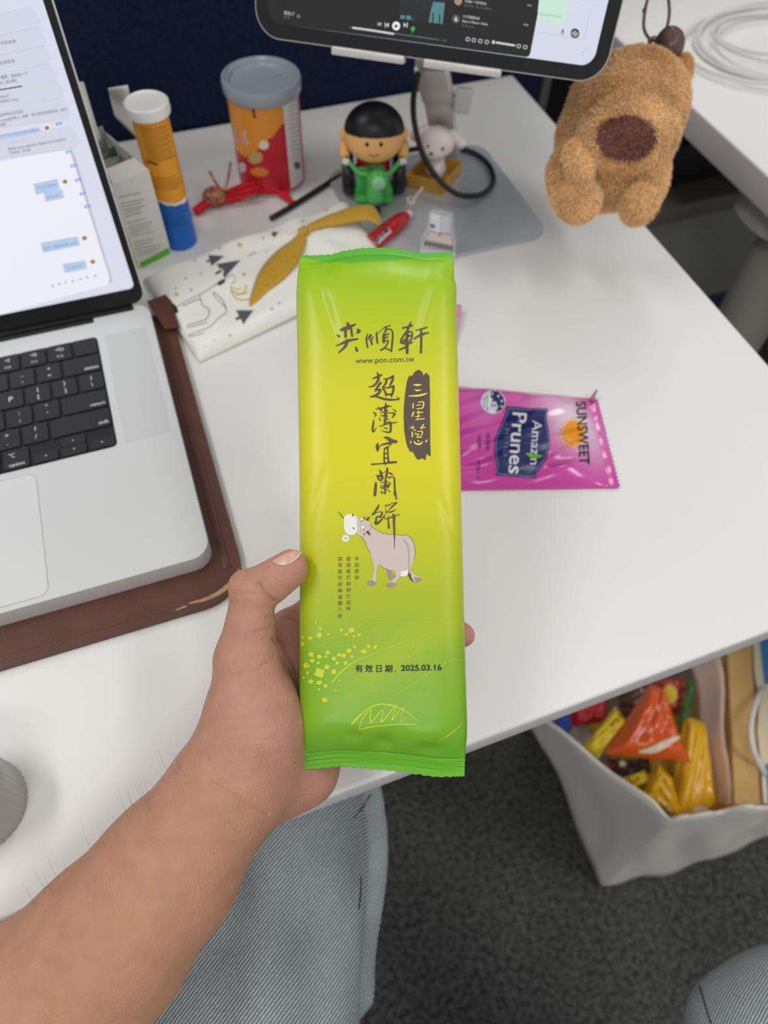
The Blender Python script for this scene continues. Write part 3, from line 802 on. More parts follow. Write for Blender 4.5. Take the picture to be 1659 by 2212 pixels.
for org, sc_, sts in (
 (Z2, S2, [[(1120, 380, 16), (1210, 385, 48), (1300, 378, 16)], [(1150, 492, 12), (1210, 508, 38), (1295, 490, 12)], [(1018, 630, 20), (1200, 625, 40), (1330, 600, 40), (1425, 572, 20)]]),
 (Z2, S2, [[(1115, 802, 30), (1110, 900, 28)], [(1222, 770, 18), (1340, 766, 28), (1340, 860, 30), (1310, 903, 26), (1192, 915, 18)], [(1190, 838, 18), (1278, 830, 24)], [(1125, 992, 34), (1090, 1085, 32)], [(1190, 1000, 24), (1328, 995, 24)], [(1230, 962, 28), (1230, 1060, 24), (1205, 1160, 22)], [(1160, 1090, 18), (1280, 1080, 18)], [(1168, 1165, 18), (1362, 1136, 26)]]),
 (Z2, S2, [[(1035, 1350, 18), (1145, 1330, 18)], [(1090, 1300, 26), (1120, 1378, 24)], [(1272, 1342, 24), (1385, 1336, 18)], [(1338, 1272, 30), (1302, 1370, 24)], [(1170, 1386, 24), (1142, 1420, 12)], [(1095, 1442, 34), (1095, 1548, 28)], [(1205, 1426, 14), (1318, 1426, 26), (1302, 1512, 24)], [(1150, 1480, 20), (1240, 1492, 30)], [(1165, 1452, 12), (1230, 1518, 18)], [(1190, 1550, 28), (1298, 1550, 28)],
   [(1065, 1638, 18), (1055, 1682, 30)], [(1130, 1648, 24), (1180, 1700, 38), (1270, 1705, 38), (1320, 1660, 28)], [(1215, 1626, 24), (1245, 1645, 24)], [(1435, 1606, 12), (1400, 1650, 38)]])):
    pr = Print()
    for st in sts: pr.stroke(st, org, sc_)
    pr.lay('badge_character', PB, m_yel, pk, 0.00034)
# the cow
m_cow = M('cow_ink', (208, 192, 184), 0.45); m_cow2 = M('cow_shade_ink', (162, 140, 132), 0.45); m_cw = M('white_ink', (238, 236, 230), 0.45); m_cdk = M('dark_ink', (96, 66, 56), 0.45)
cow = [(430, 225), (490, 245), (560, 275), (620, 300), (665, 345), (680, 380), (760, 450), (860, 500), (960, 528), (1090, 538), (1230, 550), (1330, 550), (1400, 610), (1450, 720), (1465, 850), (1450, 980), (1400, 1110), (1390, 1200), (1480, 1270), (1555, 1310), (1570, 1370), (1480, 1395), (1400, 1350), (1340, 1240), (1290, 1160), (1215, 1200), (1200, 1290), (1150, 1350), (1120, 1400), (1120, 1470), (1040, 1485), (950, 1465), (960, 1410), (1040, 1370), (1130, 1280), (1110, 1195), (1000, 1180), (900, 1130), (810, 1070), (780, 1150), (770, 1280), (770, 1390), (740, 1440), (650, 1450), (600, 1420), (610, 1380), (700, 1320), (735, 1200), (720, 1070), (660, 850), (600, 750), (560, 640), (500, 570), (430, 520), (400, 370)]
Print().poly(zz(Z5, S5, [(950, 1165), (1030, 1180), (1050, 1230), (1110, 1280), (1040, 1350), (990, 1330), (960, 1250)])).lay('cow_far_leg', PB, m_cow2, pk, 0.00016, 8)
Print().poly(zz(Z5, S5, cow)).lay('cow_body', PB, m_cow, pk, 0.0002, 8)
po = Print()
for pts in ([(665, 345), (680, 385), (760, 452), (860, 502), (960, 530), (1090, 540), (1230, 552), (1330, 552), (1400, 612), (1450, 722), (1466, 850), (1452, 980)], [(500, 570), (560, 640), (600, 750), (660, 850)], [(680, 385), (675, 430), (655, 455)]):
    po.stroke([(x, y, 6) for x, y in pts], Z5, S5)
po.lay('cow_outline', PB, m_cdk, pk, 0.00026)
Print().stroke([(1255, 620, 20), (1320, 700, 28), (1345, 800, 26), (1355, 1000, 24), (1358, 1180, 22), (1375, 1260, 22)], Z5, S5).lay('cow_tail', PB, M('tail_ink', (184, 160, 150), 0.45), pk, 0.00028)
Print().poly(zz(Z5, S5, [(820, 1070), (900, 1120), (1000, 1165), (1110, 1190), (1000, 1180), (900, 1135)])).lay('belly_shade', PB, m_cow2, pk, 0.00028, 10)
Print().poly(zz(Z5, S5, [(1335, 1210), (1385, 1240), (1400, 1310), (1450, 1390), (1385, 1350), (1345, 1280)])).lay('tail_tuft', PB, m_cdk, pk, 0.00034)
for hoof in ([(600, 1420), (612, 1380), (690, 1345), (765, 1390), (740, 1440), (650, 1450)], [(950, 1465), (960, 1412), (1030, 1390), (1118, 1410), (1120, 1468), (1040, 1485)], [(1440, 1300), (1555, 1312), (1568, 1368), (1480, 1395)]):
    Print().poly(zz(Z5, S5, hoof)).lay('cow_hoof', PB, m_cow2, pk, 0.00028)
Print().poly(zz(Z5, S5, [(190, 230), (240, 182), (320, 166), (390, 190), (424, 240), (432, 400), (420, 490), (370, 545), (280, 545), (215, 500), (190, 420)])).lay('cow_muzzle', PB, m_cw, pk, 0.00028, 8)
Print().poly(zz(Z5, S5, [(1215, 1195), (1330, 1165), (1345, 1240), (1290, 1290), (1200, 1285)])).lay('cow_udder', PB, m_cw, pk, 0.00034)
Print().stroke([(90, 130, 8), (140, 185, 12), (180, 245, 14)], Z5, S5).lay('grass_stem', PB, m_ink, pk, 0.0003)
for e in ([(330, 170), (365, 180), (370, 205), (345, 215)], [(342, 418), (365, 405), (382, 425), (370, 452), (358, 430)]): Print().poly(zz(Z5, S5, e)).lay('nostril', PB, m_ink, pk, 0.00036)
for c, rx, ry in (((505, 265), 22, 36), ((530, 412), 30, 46)):
    Print().disc((Z5[0]+c[0]/S5, Z5[1]+c[1]/S5), (rx+5)/S5, (ry+5)/S5).lay('eye_rim', PB, m_cdk, pk, 0.00032)
    Print().disc((Z5[0]+c[0]/S5, Z5[1]+c[1]/S5), rx/S5, ry/S5).lay('eye', PB, m_cw, pk, 0.00038)
    Print().disc((Z5[0]+(c[0]+8)/S5, Z5[1]+(c[1]+30)/S5), 11/S5, 9/S5).lay('pupil', PB, m_cdk, pk, 0.00044)
for e in ([(580, 280), (600, 240), (660, 210), (625, 290)], [(582, 490), (630, 460), (670, 545), (640, 550)], [(545, 250), (560, 200), (570, 270)], [(540, 530), (570, 500), (560, 555)]): Print().poly(zz(Z5, S5, e)).lay('cow_ear', PB, m_cdk, pk, 0.00036)
fx, fy = Z5[0]+222/S5, Z5[1]+605/S5
for i in range(10):
    a = 2*math.pi*i/10+0.2
    Print().disc((fx+5.6*math.cos(a), fy+5.8*math.sin(a)), 3.7, 1.75, 10, a).lay('flower_petal', PB, m_cw, pk, 0.0003)
# small upright text, date
for x, y0, dy, chars in ((770.5, 1211, 13.3, '牛如是說：'), (752.5, 1211, 13.5, '我用尾巴和妳打招呼'), (734.5, 1211, 13.7, '我用尾巴和麻雀聊八卦')):
    pr = Print()
    for i, ch in enumerate(chars): pr.text(ch, (x-5.2, y0+i*dy), (10.4, 0.0), (0.9, -10.4))
    pr.lay('verse_column', PB, M('verse_ink', (104, 92, 24), 0.5), pk, 0.0002)
m_dt = M('date_ink', (26, 30, 22), 0.5)
pr = Print()
for i, ch in enumerate('有效日期.'): pr.text(ch, (767+i*21.4, 1450.5+0.1*i), (17.5, -0.2), (0.2, -17.5), 0.012)
pr.fit('2025.03.16', (866, 1449), (954, 1447.5), 17.5, 0.022)
pr.lay('date_stamp', PB, m_dt, pk, 0.0002)
# printed crackers crumbs, fields and bridge
m_crumb = M('crumb_ink', (206, 212, 36), 0.45)
r2 = random.Random(3)
crumbs = [(692, 1359, 6), (690, 1372, 9), (671, 1379, 7), (709, 1370, 5), (737, 1361, 6), (759, 1361, 11), (748, 1370, 6), (776, 1371, 6), (650, 1377, 7), (651, 1391, 7), (673, 1414, 10), (690, 1418, 9), (708, 1409, 9), (704, 1418, 6), (721, 1423, 9), (732, 1414, 8), (742, 1416, 9), (754, 1406, 9), (766, 1398, 6), (786, 1408, 10), (796, 1397, 7), (810, 1397, 8), (675, 1427, 8), (688, 1432, 6), (662, 1437, 11), (729, 1432, 7), (747, 1432, 8), (692, 1453, 17), (707, 1441, 10), (721, 1452, 10), (690, 1475, 9), (703, 1482, 8), (655, 1480, 10), (672, 1472, 8), (689, 1489, 5), (702, 1511, 10), (665, 1453, 6), (657, 1464, 4), (725, 1492, 4), (733, 1470, 4), (760, 1418, 6), (682, 1344, 4), (765, 1375, 5), (930, 1376, 3), (950, 1369, 3), (910, 1385, 3), (902, 1392, 3), (893, 1398, 3.4), (912, 1397, 2.6), (883, 1418, 2.6), (892, 1412, 2.6)]
for x, y, rr in crumbs:
    x = max(x, 655); k = 4 if r2.random() < 0.7 else 5; a0 = r2.random()*3
    Print().poly([(x+rr*0.78*r2.uniform(0.75, 1.15)*math.cos(a0+2*math.pi*i/k), y+rr*0.72*r2.uniform(0.75, 1.15)*math.sin(a0+2*math.pi*i/k)) for i in range(k)]).lay('cracker_crumb', PB, m_crumb, pk, 0.0002)
m_fld = M('field_line_ink', (176, 206, 40), 0.45)
for st in ([(716, 1476, 4), (740, 1448, 5), (775, 1425, 3), (840, 1400, 2), (900, 1372, 2), (935, 1345, 2), (952, 1328, 1.6)], [(855, 1502, 1), (905, 1468, 2), (945, 1442, 2), (975, 1427, 1.4), (1002, 1426, 1)], [(945, 1601, 1.5), (975, 1583, 3), (1001, 1558, 1.5)],
           [(680, 1393, 1), (760, 1384, 1.2), (800, 1376, 1.2), (795, 1366, 1.2), (775, 1352, 1.2), (778, 1338, 1.2), (820, 1331, 1.2), (930, 1335, 1)], [(690, 1399, 1), (790, 1392, 1.2), (822, 1382, 1.2), (818, 1366, 1.2), (800, 1354, 1.2), (812, 1346, 1.2), (860, 1338, 1.2), (930, 1337, 1)], [(685, 1396, 1), (780, 1388, 1), (811, 1379, 1), (806, 1366, 1), (786, 1352, 1), (794, 1341, 1), (840, 1334, 1), (930, 1336, 1)]):
    Print().stroke(st).lay('field_line', PB, m_fld, pk, 0.00018)
Z8, S8 = (740, 1500), 5.925
pr = Print()
for st in ([(115, 385, 22), (180, 310, 30), (260, 235, 20), (350, 165, 18), (470, 125, 24), (560, 128, 22), (670, 150, 22), (780, 200, 16), (880, 270, 12), (975, 345, 8)], [(210, 450, 18), (330, 420, 18), (520, 395, 16), (740, 380, 16), (955, 382, 12)], [(210, 450, 18), (240, 330, 16), (345, 190, 16), (360, 170, 14), (355, 375, 20), (510, 190, 16), (525, 200, 12), (490, 370, 20), (640, 190, 18), (680, 130, 14), (632, 335, 16), (740, 190, 12), (780, 160, 10), (735, 365, 12), (840, 290, 6)], [(692, 108, 8), (685, 220, 8)], [(885, 285, 5), (892, 335, 5)]):
    if len(st) > 10 and st[0] == (210, 450, 18):
        for a, b in zip(st[:-1], st[1:]): pr.stroke([a, b], Z8, S8)
    else: pr.stroke(st, Z8, S8)
pr.lay('bridge_drawing', PB, M('bridge_ink', (188, 212, 30), 0.45), pk, 0.0002)

# ================================================================== the person: arm, hand, jeans
def hp(px, py, d): return np.array(Wd(px, py, d))
H = dict(
 el=hp(-180, 2450, 0.320), f0=hp(78, 2190, 0.324), f1=hp(238, 2034, 0.328), f2=hp(364, 1880, 0.334), w=hp(484, 1712, 0.345),
 t0=hp(520, 1672, 0.350), t1=hp(548, 1560, 0.349), t2=hp(532, 1428, 0.347), t3=hp(546, 1290, 0.345), t4=hp(552, 1274, 0.344), t5=hp(628, 1222, 0.3412))
def hand_sdf(p):
    c = s_cone
    d = c(p, H['el'], H['f0'], 0.044, 0.0405)
    d = smin(d, c(p, H['f0'], H['f1'], 0.0405, 0.0365), 0.01)
    d = smin(d, c(p, H['f1'], H['f2'], 0.0365, 0.0315), 0.01)
    d = smin(d, c(p, H['f2'], H['w'], 0.0315, 0.0258), 0.012)
    # heel and palm
    d = smin(d, c(p, H['w'], hp(560, 1640, 0.356), 0.0258, 0.0235), 0.012)
    d = smin(d, c(p, H['t0'], H['t1'], 0.0235, 0.0228), 0.012)
    d = smin(d, c(p, hp(600, 1690, 0.366), hp(655, 1665, 0.372), 0.0175, 0.0155), 0.012)
    d = smin(d, c(p, hp(655, 1665, 0.372), hp(700, 1560, 0.384), 0.0155, 0.0120), 0.012)
    d = smin(d, c(p, hp(590, 1660, 0.368), hp(655, 1400, 0.384), 0.017, 0.0110), 0.014)
    d = smin(d, c(p, hp(560, 1600, 0.364), hp(620, 1360, 0.380), 0.016, 0.0105), 0.012)
    d = smin(d, c(p, hp(640, 1640, 0.372), hp(740, 1450, 0.388), 0.016, 0.0105), 0.012)
    # thumb
    d = smin(d, c(p, H['t1'], H['t2'], 0.0228, 0.0147), 0.012)
    d = smin(d, c(p, H['t2'], H['t3'], 0.0147, 0.0104), 0.006)
    th = c(p, H['t4'], H['t5'], 0.0104, 0.0080)
    th = smin(th, c(p, hp(586, 1270, 0.3435), hp(632, 1238, 0.3420), 0.0082, 0.0068), 0.003)
    d = smin(d, th, 0.0035)
    d = smin(d, c(p, hp(524, 1262, 0.345), hp(536, 1290, 0.345), 0.0060, 0.0062), 0.006)
    # fingers behind the packet
    for ch in ([(622, 1372, .381, .0100), (735, 1262, .3955, .0088), (850, 1230, .3945, .0078), (925, 1235, .390, .0068)],
               [(650, 1410, .384, .0105), (770, 1325, .398, .0090), (905, 1318, .3965, .0078), (1000, 1372, .3765, .0064)],
               [(690, 1470, .386, .0098), (800, 1410, .398, .0086), (915, 1420, .394, .0076), (968, 1450, .386, .0064)],
               [(720, 1540, .385, .0090), (815, 1500, .394, .0078), (890, 1510, .391, .0068), (940, 1535, .385, .0058)]):
        fd = None
        for a, b in zip(ch[:-1], ch[1:]):
            q = c(p, hp(*a[:3]), hp(*b[:3]), a[3], b[3]); fd = q if fd is None else smin(fd, q, 0.003)
        d = smin(d, fd, 0.006)
    return d
m_skin = bpy.data.materials.new('skin'); m_skin.use_nodes = True
def _skin():
    nt = m_skin.node_tree; b = nt.nodes['Principled BSDF']
    b.inputs['Roughness'].default_value = 0.55; b.inputs['Specular IOR Level'].default_value = 0.35
    b.inputs['Subsurface Weight'].default_value = 0.12; b.inputs['Subsurface Radius'].default_value = (0.004, 0.0014, 0.0007); b.inputs['Subsurface Scale'].default_value = 0.6
    at = nt.nodes.new('ShaderNodeVertexColor'); at.layer_name = 'skin'
    tc = nt.nodes.new('ShaderNodeTexCoord')
    n = nt.nodes.new('ShaderNodeTexNoise'); n.inputs['Scale'].default_value = 90; n.inputs['Detail'].default_value = 6; n.inputs['Roughness'].default_value = 0.6
    nt.links.new(tc.outputs['Object'], n.inputs['Vector'])
    mr = nt.nodes.new('ShaderNodeMapRange'); mr.inputs['From Min'].default_value = 0.3; mr.inputs['From Max'].default_value = 0.7; mr.inputs['To Min'].default_value = 0.90; mr.inputs['To Max'].default_value = 1.10
    nt.links.new(n.outputs['Fac'], mr.inputs['Value'])
    sc = nt.nodes.new('ShaderNodeVectorMath'); sc.operation = 'SCALE'
    nt.links.new(at.outputs['Color'], sc.inputs[0]); nt.links.new(mr.outputs['Result'], sc.inputs['Scale'])
    nt.links.new(sc.outputs['Vector'], b.inputs['Base Color'])
    n2 = nt.nodes.new('ShaderNodeTexVoronoi'); n2.inputs['Scale'].default_value = 850
    mp = nt.nodes.new('ShaderNodeMapping'); mp.inputs['Scale'].default_value = (1, 0.55, 0.8); mp.inputs['Rotation'].default_value = (0.3, 0.2, 0.6)
    nt.links.new(tc.outputs['Object'], mp.inputs['Vector']); nt.links.new(mp.outputs['Vector'], n2.inputs['Vector'])
    bp = nt.nodes.new('ShaderNodeBump'); bp.inputs['Strength'].default_value = 0.35; bp.inputs['Distance'].default_value = 0.0005
    nt.links.new(n2.outputs['Distance'], bp.inputs['Height']); nt.links.new(bp.outputs['Normal'], b.inputs['Normal'])
_skin()
allp = [hp(-260, 2380, .318), hp(-100, 2100, .28), hp(1030, 1200, .40), hp(640, 1180, .33), hp(300, 2000, .38), hp(900, 1600, .41), hp(700, 1720, .40), hp(200, 2250, .30)]
lo = np.min(allp, 0)-0.055; hi = np.max(allp, 0)+0.03
person = blob('person', hand_sdf, lo, hi, 0.00105, m_skin, None, 2)
tag(person, 'person in light blue jeans whose bare left arm holds up the green packet', 'person')
def skin_finish():
    me = person.data; n = len(me.vertices)
    co = np.empty(n*3); me.vertices.foreach_get('co', co); co = co.reshape(-1, 3)
    no = np.empty(n*3); me.vertices.foreach_get('normal', no); no = no.reshape(-1, 3)
    # frame coordinates of each vertex
    q = (co-CAM)@R; px = q[:, 0]*F/q[:, 2]+CX; py = q[:, 1]*F/q[:, 2]+CY
    disp = np.zeros(n)
    def crease(pts, w, dep):
        pts = smooth_path([(a, b, 0) for a, b in pts], 8)
        dmin = np.full(n, 1e9)
        for a, b in zip(pts[:-1], pts[1:]):
            ab = (b-a)[:2]; pa = np.stack([px-a[0], py-a[1]], 1)
            t = np.clip(pa@ab/(ab@ab+1e-9), 0, 1); dmin = np.minimum(dmin, np.linalg.norm(pa-t[:, None]*ab, axis=1))
        return -dep*np.exp(-(dmin/w)**2)
    front = (no@(R[:, 2])) < 0.2
    disp += crease([(557, 1262), (566, 1275), (578, 1290), (594, 1301)], 4.5, 0.0019)
    disp += crease([(505, 1284), (530, 1282), (560, 1286)], 4, 0.0006)
    disp += crease([(520, 1240), (534, 1250)], 4, 0.0006)
    disp += crease([(590, 1355), (570, 1362), (552, 1366)], 3.5, 0.0006)
    disp += crease([(592, 1330), (578, 1334)], 3.5, 0.0006)
    disp += crease([(592, 1380), (612, 1398), (632, 1428), (642, 1450)], 4.5, 0.0017)
    disp += crease([(600, 1326), (625, 1330), (648, 1340)], 4, 0.0013)
    disp += crease([(592, 1420), (580, 1430), (566, 1440)], 3.5, 0.0005)
    disp += crease([(455, 1690), (490, 1712), (535, 1738), (578, 1757)], 5, 0.0011)
    disp += crease([(448, 1640), (470, 1680), (520, 1700)], 5, 0.0006)
    for k in range(7):
        disp += crease([(470+k*3, 1470+k*22), (510, 1462+k*23), (560+k*5, 1448+k*25)], 3.5, 0.00028)
    co += no*(disp*front)[:, None]
    me.vertices.foreach_set('co', co.ravel()); me.update()
    # colour: palm and thenar pinker, forearm tanner, wrist veins slightly greenish
    base = np.array([lin(186), lin(136), lin(112)]); pink = np.array([lin(194), lin(138), lin(124)]); tan = np.array([lin(184), lin(135), lin(107)])
    a = np.clip((1740-py)/160, 0, 1)[:, None]
    c = tan*(1-a)+base*a
    g = np.exp(-((px-590)/95)**2-((py-1560)/130)**2)[:, None]*0.8; c = c*(1-g)+pink*g
    g = np.exp(-((px-620)/60)**2-((py-1215)/40)**2)[:, None]*0.6; c = c*(1-g)+pink*g
    g = np.exp(-((px-690)/80)**2-((py-1700)/50)**2)[:, None]*0.7; c = c*(1-g)+pink*g
    g = ((px > 600) & (py > 1290) & (py < 1560) & (q[:, 2] > 0.362))[:, None]*0.6; c = c*(1-g)+pink*g
    g = (px > 980)[:, None]*0.7; c = c*(1-g)+pink*g
    vein = crease([(520, 1720), (470, 1800), (430, 1870), (360, 1950)], 16, 1.0)[:, None]*-0.10
    c = c*(1-vein)+np.array([0.25, 0.24, 0.18])*vein
    ca = me.color_attributes.new('skin', 'FLOAT_COLOR', 'POINT')
    ca.data.foreach_set('color', np.concatenate([c, np.ones((n, 1))], 1).astype(np.float32).ravel())
skin_finish()
HB = bvh_of(person)
# thumb nail: a curved plate laid on the thumb tip
nl = Print().poly([(589, 1213), (600, 1206), (615, 1199), (632, 1191), (645, 1186), (650, 1188), (648, 1196), (640, 1207), (628, 1214), (615, 1219), (600, 1220), (592, 1217)], 4)
nail = nl.lay('thumb_nail', HB, M('nail', (216, 166, 154), 0.28, spec=0.5), person, 0.0005, 5)
nl2 = Print().stroke([(600, 1219.5, 1.2), (618, 1219.5, 1.8), (632, 1213, 2.2), (643, 1204, 2.4), (649, 1194, 2.6), (650, 1187, 2)])
nl2.lay('nail_tip', HB, M('nail_tip', (232, 208, 186), 0.35), person, 0.0006)
# fine arm hairs along the outer forearm
m_hair = M('arm_hair', (60, 42, 34), 0.6)
hr = random.Random(11); hv, hf = [], []
for i in range(30):
    t = hr.random(); px_, py_ = 400-330*t+hr.uniform(-16, 16), 1650+310*t+hr.uniform(-16, 16)
    hit, nn, _, _ = HB.ray_cast(CAMV, V(ray(px_, py_)).normalized())
    if hit is None: continue
    L_ = hr.uniform(0.005, 0.012); d0 = (nn*0.55+V(-R[:, 0])*0.35+V(-R[:, 1])*hr.uniform(0.2, 1.0)).normalized()
    s_ = V(R[:, 0])*0.00006
    prev = None
    for k in range(5):
        u = k/4; pos = hit+d0*L_*u+V(-R[:, 1])*L_*(0.45+0.3*math.sin(i))*u*u
        w_ = s_*(1-u*0.8)
        b_ = len(hv); hv += [pos-w_, pos+w_]
        if prev is not None: hf.append((prev, prev+1, b_+1, b_))
        prev = b_
o = mesh('arm_hair', hv, hf, m_hair, person); o['kind'] = 'stuff'

m_denim = bpy.data.materials.new('denim'); m_denim.use_nodes = True
def _denim():
    nt = m_denim.node_tree; b = nt.nodes['Principled BSDF']; b.inputs['Roughness'].default_value = 0.9; b.inputs['Specular IOR Level'].default_value = 0.15
    tc = nt.nodes.new('ShaderNodeTexCoord'); mp = nt.nodes.new('ShaderNodeMapping'); mp.inputs['Rotation'].default_value = (0, 0, math.radians(58))
    nt.links.new(tc.outputs['Object'], mp.inputs['Vector'])
    wv = nt.nodes.new('ShaderNodeTexWave'); wv.inputs['Scale'].default_value = 165; wv.inputs['Distortion'].default_value = 0.7; wv.inputs['Detail'].default_value = 2; wv.inputs['Detail Scale'].default_value = 3
    nt.links.new(mp.outputs['Vector'], wv.inputs['Vector'])
    n = nt.nodes.new('ShaderNodeTexNoise'); n.inputs['Scale'].default_value = 14; n.inputs['Detail'].default_value = 5
    nt.links.new(tc.outputs['Object'], n.inputs['Vector'])
    n3 = nt.nodes.new('ShaderNodeTexNoise'); n3.inputs['Scale'].default_value = 900
    nt.links.new(tc.outputs['Object'], n3.inputs['Vector'])
    ad = nt.nodes.new('ShaderNodeMath'); ad.operation = 'MULTIPLY'; nt.links.new(wv.outputs['Fac'], ad.inputs[0]); nt.links.new(n3.outputs['Fac'], ad.inputs[1])
    mx = nt.nodes.new('ShaderNodeMix'); mx.data_type = 'RGBA'
    mx.inputs['A'].default_value = rgb((108, 119, 124)); mx.inputs['B'].default_value = rgb((212, 218, 217))
    m2 = nt.nodes.new('ShaderNodeMath'); m2.operation = 'MULTIPLY_ADD'; m2.inputs[1].default_value = 1.5; m2.inputs[2].default_value = 0.0
    nt.links.new(ad.outputs[0], m2.inputs[0]); nt.links.new(m2.outputs[0], mx.inputs['Factor'])
    mr = nt.nodes.new('ShaderNodeMapRange'); mr.inputs['From Min'].default_value = 0.3; mr.inputs['From Max'].default_value = 0.7; mr.inputs['To Min'].default_value = 0.80; mr.inputs['To Max'].default_value = 1.18
    nt.links.new(n.outputs['Fac'], mr.inputs['Value'])
    sc = nt.nodes.new('ShaderNodeVectorMath'); sc.operation = 'SCALE'; nt.links.new(mx.outputs['Result'], sc.inputs[0]); nt.links.new(mr.outputs['Result'], sc.inputs['Scale'])
    nt.links.new(sc.outputs['Vector'], b.inputs['Base Color'])
    bp = nt.nodes.new('ShaderNodeBump'); bp.inputs['Strength'].default_value = 0.5; bp.inputs['Distance'].default_value = 0.0008
    nt.links.new(wv.outputs['Fac'], bp.inputs['Height']); nt.links.new(bp.outputs['Normal'], b.inputs['Normal'])
_denim()
# left thigh runs forward under the desk; right knee shows at the lower right
e1 = np.array(P(812, 1740, -0.17)); e2 = np.array(P(806, 2150, -0.17))
tdir = (e1-e2); tdir /= np.linalg.norm(tdir); tl = np.array([-tdir[1], tdir[0], 0])
LK = e1+tdir*0.16+tl*0.078; LH_ = e2-tdir*0.30+tl*0.115
RK = np.array(P(1724, 2312, -0.19)); RHp = RK+np.array([-0.04, -0.43, -0.02])
def jeans_sdf(p):
    c = s_cone
    q = p.copy()
    # long lengthwise folds
    s1 = (q-e1)@tdir; s2 = (q-e1)@tl
    fold = 0.0045*np.sin(s2*75+s1*6)+0.003*np.sin(s2*140-s1*14)+0.0025*np.sin(s1*38+s2*40)
    d = c(q, LH_, LK, 0.098, 0.080)
    d = smin(d, c(q, LK, LK+np.array([0.02, 0.02, -0.46]), 0.080, 0.055), 0.03)
    d = smin(d, c(q, e1-tl*-0.012+np.array([0, 0, -0.02])+tdir*0.05, e2+tl*0.012+np.array([0, 0, -0.03]), 0.014, 0.016), 0.012)
    d = d+fold*np.exp(-((s2-0.02)/0.09)**2)
    r = c(q, RHp, RK, 0.085, 0.066)
    r = smin(r, c(q, RK, RK+np.array([0.12, -0.28, -0.40]), 0.066, 0.052), 0.03)
    r = r+0.002*np.sin(q[:, 0]*70+q[:, 1]*40)
    hip = c(q, LH_, RHp, 0.10, 0.10)
    return np.minimum(smin(d, hip, 0.05), smin(r, hip, 0.05))
lo = np.minimum(np.minimum(LH_, RHp), np.minimum(LK, RK))-0.13; hi = np.maximum(np.maximum(LH_, RHp), np.maximum(LK, RK))+0.13
lo[2] = 0.03; hi[2] = 0.72
jeans = blob('jeans', jeans_sdf, lo, hi, 0.0045, m_denim, person, 2)
jeans['label'] = 'light blue washed denim jeans'
m_denim2 = m_denim.copy(); m_denim2.name = 'denim_right_leg'      # the weave runs along each leg
for nd in m_denim2.node_tree.nodes:
    if nd.type == 'MAPPING': nd.inputs['Rotation'].default_value = (0, 0.9, math.radians(50))
jeans.data.materials.append(m_denim2)
for p_ in jeans.data.polygons:
    if p_.center.x > 0.10: p_.material_index = 1
JB = bvh_of(jeans)
m_thr = M('navy_thread', (52, 62, 80), 0.8)
for st in ([(1514, 2072, 2), (1503, 2095, 3), (1515, 2140, 3), (1530, 2190, 3), (1538, 2215, 3)], [(779, 1895, 1.6), (778, 1930, 2.2), (774, 1965, 2.2)], [(822, 2170, 4), (816, 2195, 4), (806, 2215, 4)], [(800, 1718, 2.6), (782, 1745, 2.4), (763, 1768, 1.6)]):
    Print().stroke(st).lay('seam', JB, m_thr, jeans, 0.0006, 12)
# ================================================================== tablet and its stand
hT = 0.175
ta = np.array(P(552, 79, hT)); tb = np.array(P(1302, 183, hT))
TLn = np.linalg.norm(tb-ta); tex = (tb-ta)/TLn; tn = np.array([-tex[1], tex[0], 0]);  tn = tn if tn[1] > 0 else -tn
be = math.radians(20); tup = tn*math.sin(be)+np.array([0, 0, math.cos(be)]); tnf = np.cross(tex, tup)   # towards viewer
TH_ = 0.1785
TM = Matrix(((tex[0], tup[0], tnf[0], (ta+tb)[0]/2), (tex[1], tup[1], tnf[1], (ta+tb)[1]/2), (tex[2], tup[2], tnf[2], (ta+tb)[2]/2), (0, 0, 0, 1)))
tab = empty('tablet', V((ta+tb)/2))
tag(tab, 'tablet showing a dark music player, propped on the silver stand', 'tablet')
slab('tablet_body', [(x, TH_/2+y) for x, y in rrect(TLn, TH_, 0.018, 12)], -0.0055, 0.0, M('tablet_metal', (196, 190, 188), 0.35, 0.6), tab, 0.0012, TM, 3)
slab('tablet_glass', [(x, TH_/2+y) for x, y in rrect(TLn-0.0016, TH_-0.0016, 0.0172, 12)], 0.0, 0.0004, M('tablet_black', (20, 20, 21), 0.25), tab, 0, TM)
tscr = slab('tablet_screen', [(x, TH_/2+y) for x, y in rrect(TLn-0.0190, TH_-0.0190, 0.0085, 10)], 0.0004, 0.0006, M('tablet_screen', (226, 229, 246), 0.3, emit=0.86), tab, 0, TM)
TB = bvh_of(tscr)
m_dk = M('player_dark', (23, 23, 24), 0.3, emit=0.75); m_wt = M('player_white', (225, 225, 228), 0.3, emit=0.8); m_gy = M('player_grey', (120, 120, 124), 0.3, emit=0.7)
def tloc(px, py):
    o_ = (ta+tb)/2; r = ray(px, py); w_ = CAM+r*((o_-CAM).dot(tnf)/r.dot(tnf))-o_
    return w_.dot(tex), w_.dot(tup)
xs_ = tloc(1145, 118)[0]; ys_ = TH_/2-(TH_-0.0190)/2
win = [q for q in [(x, TH_/2+y) for x, y in rrect(TLn-0.0190, TH_-0.0190, 0.0085, 10)] if q[0] < xs_]
kk = max(range(len(win)), key=lambda i_: (win[i_][1], win[i_][0]))
win = win+[(xs_-0.0025, ys_+0.0003), (xs_-0.0007, ys_+0.0010), (xs_, ys_+0.0028), (xs_, TH_-ys_)]
slab('player_window', win, 0.0006, 0.00072, m_dk, tscr, 0, TM)
Print().poly([(865, -40), (966, -40), (962, 15), (955, 55), (862, 41)]).lay('album_art', TB, M('album_dark', (34, 42, 46), 0.3, emit=0.7), tscr, 0.0002, 12)
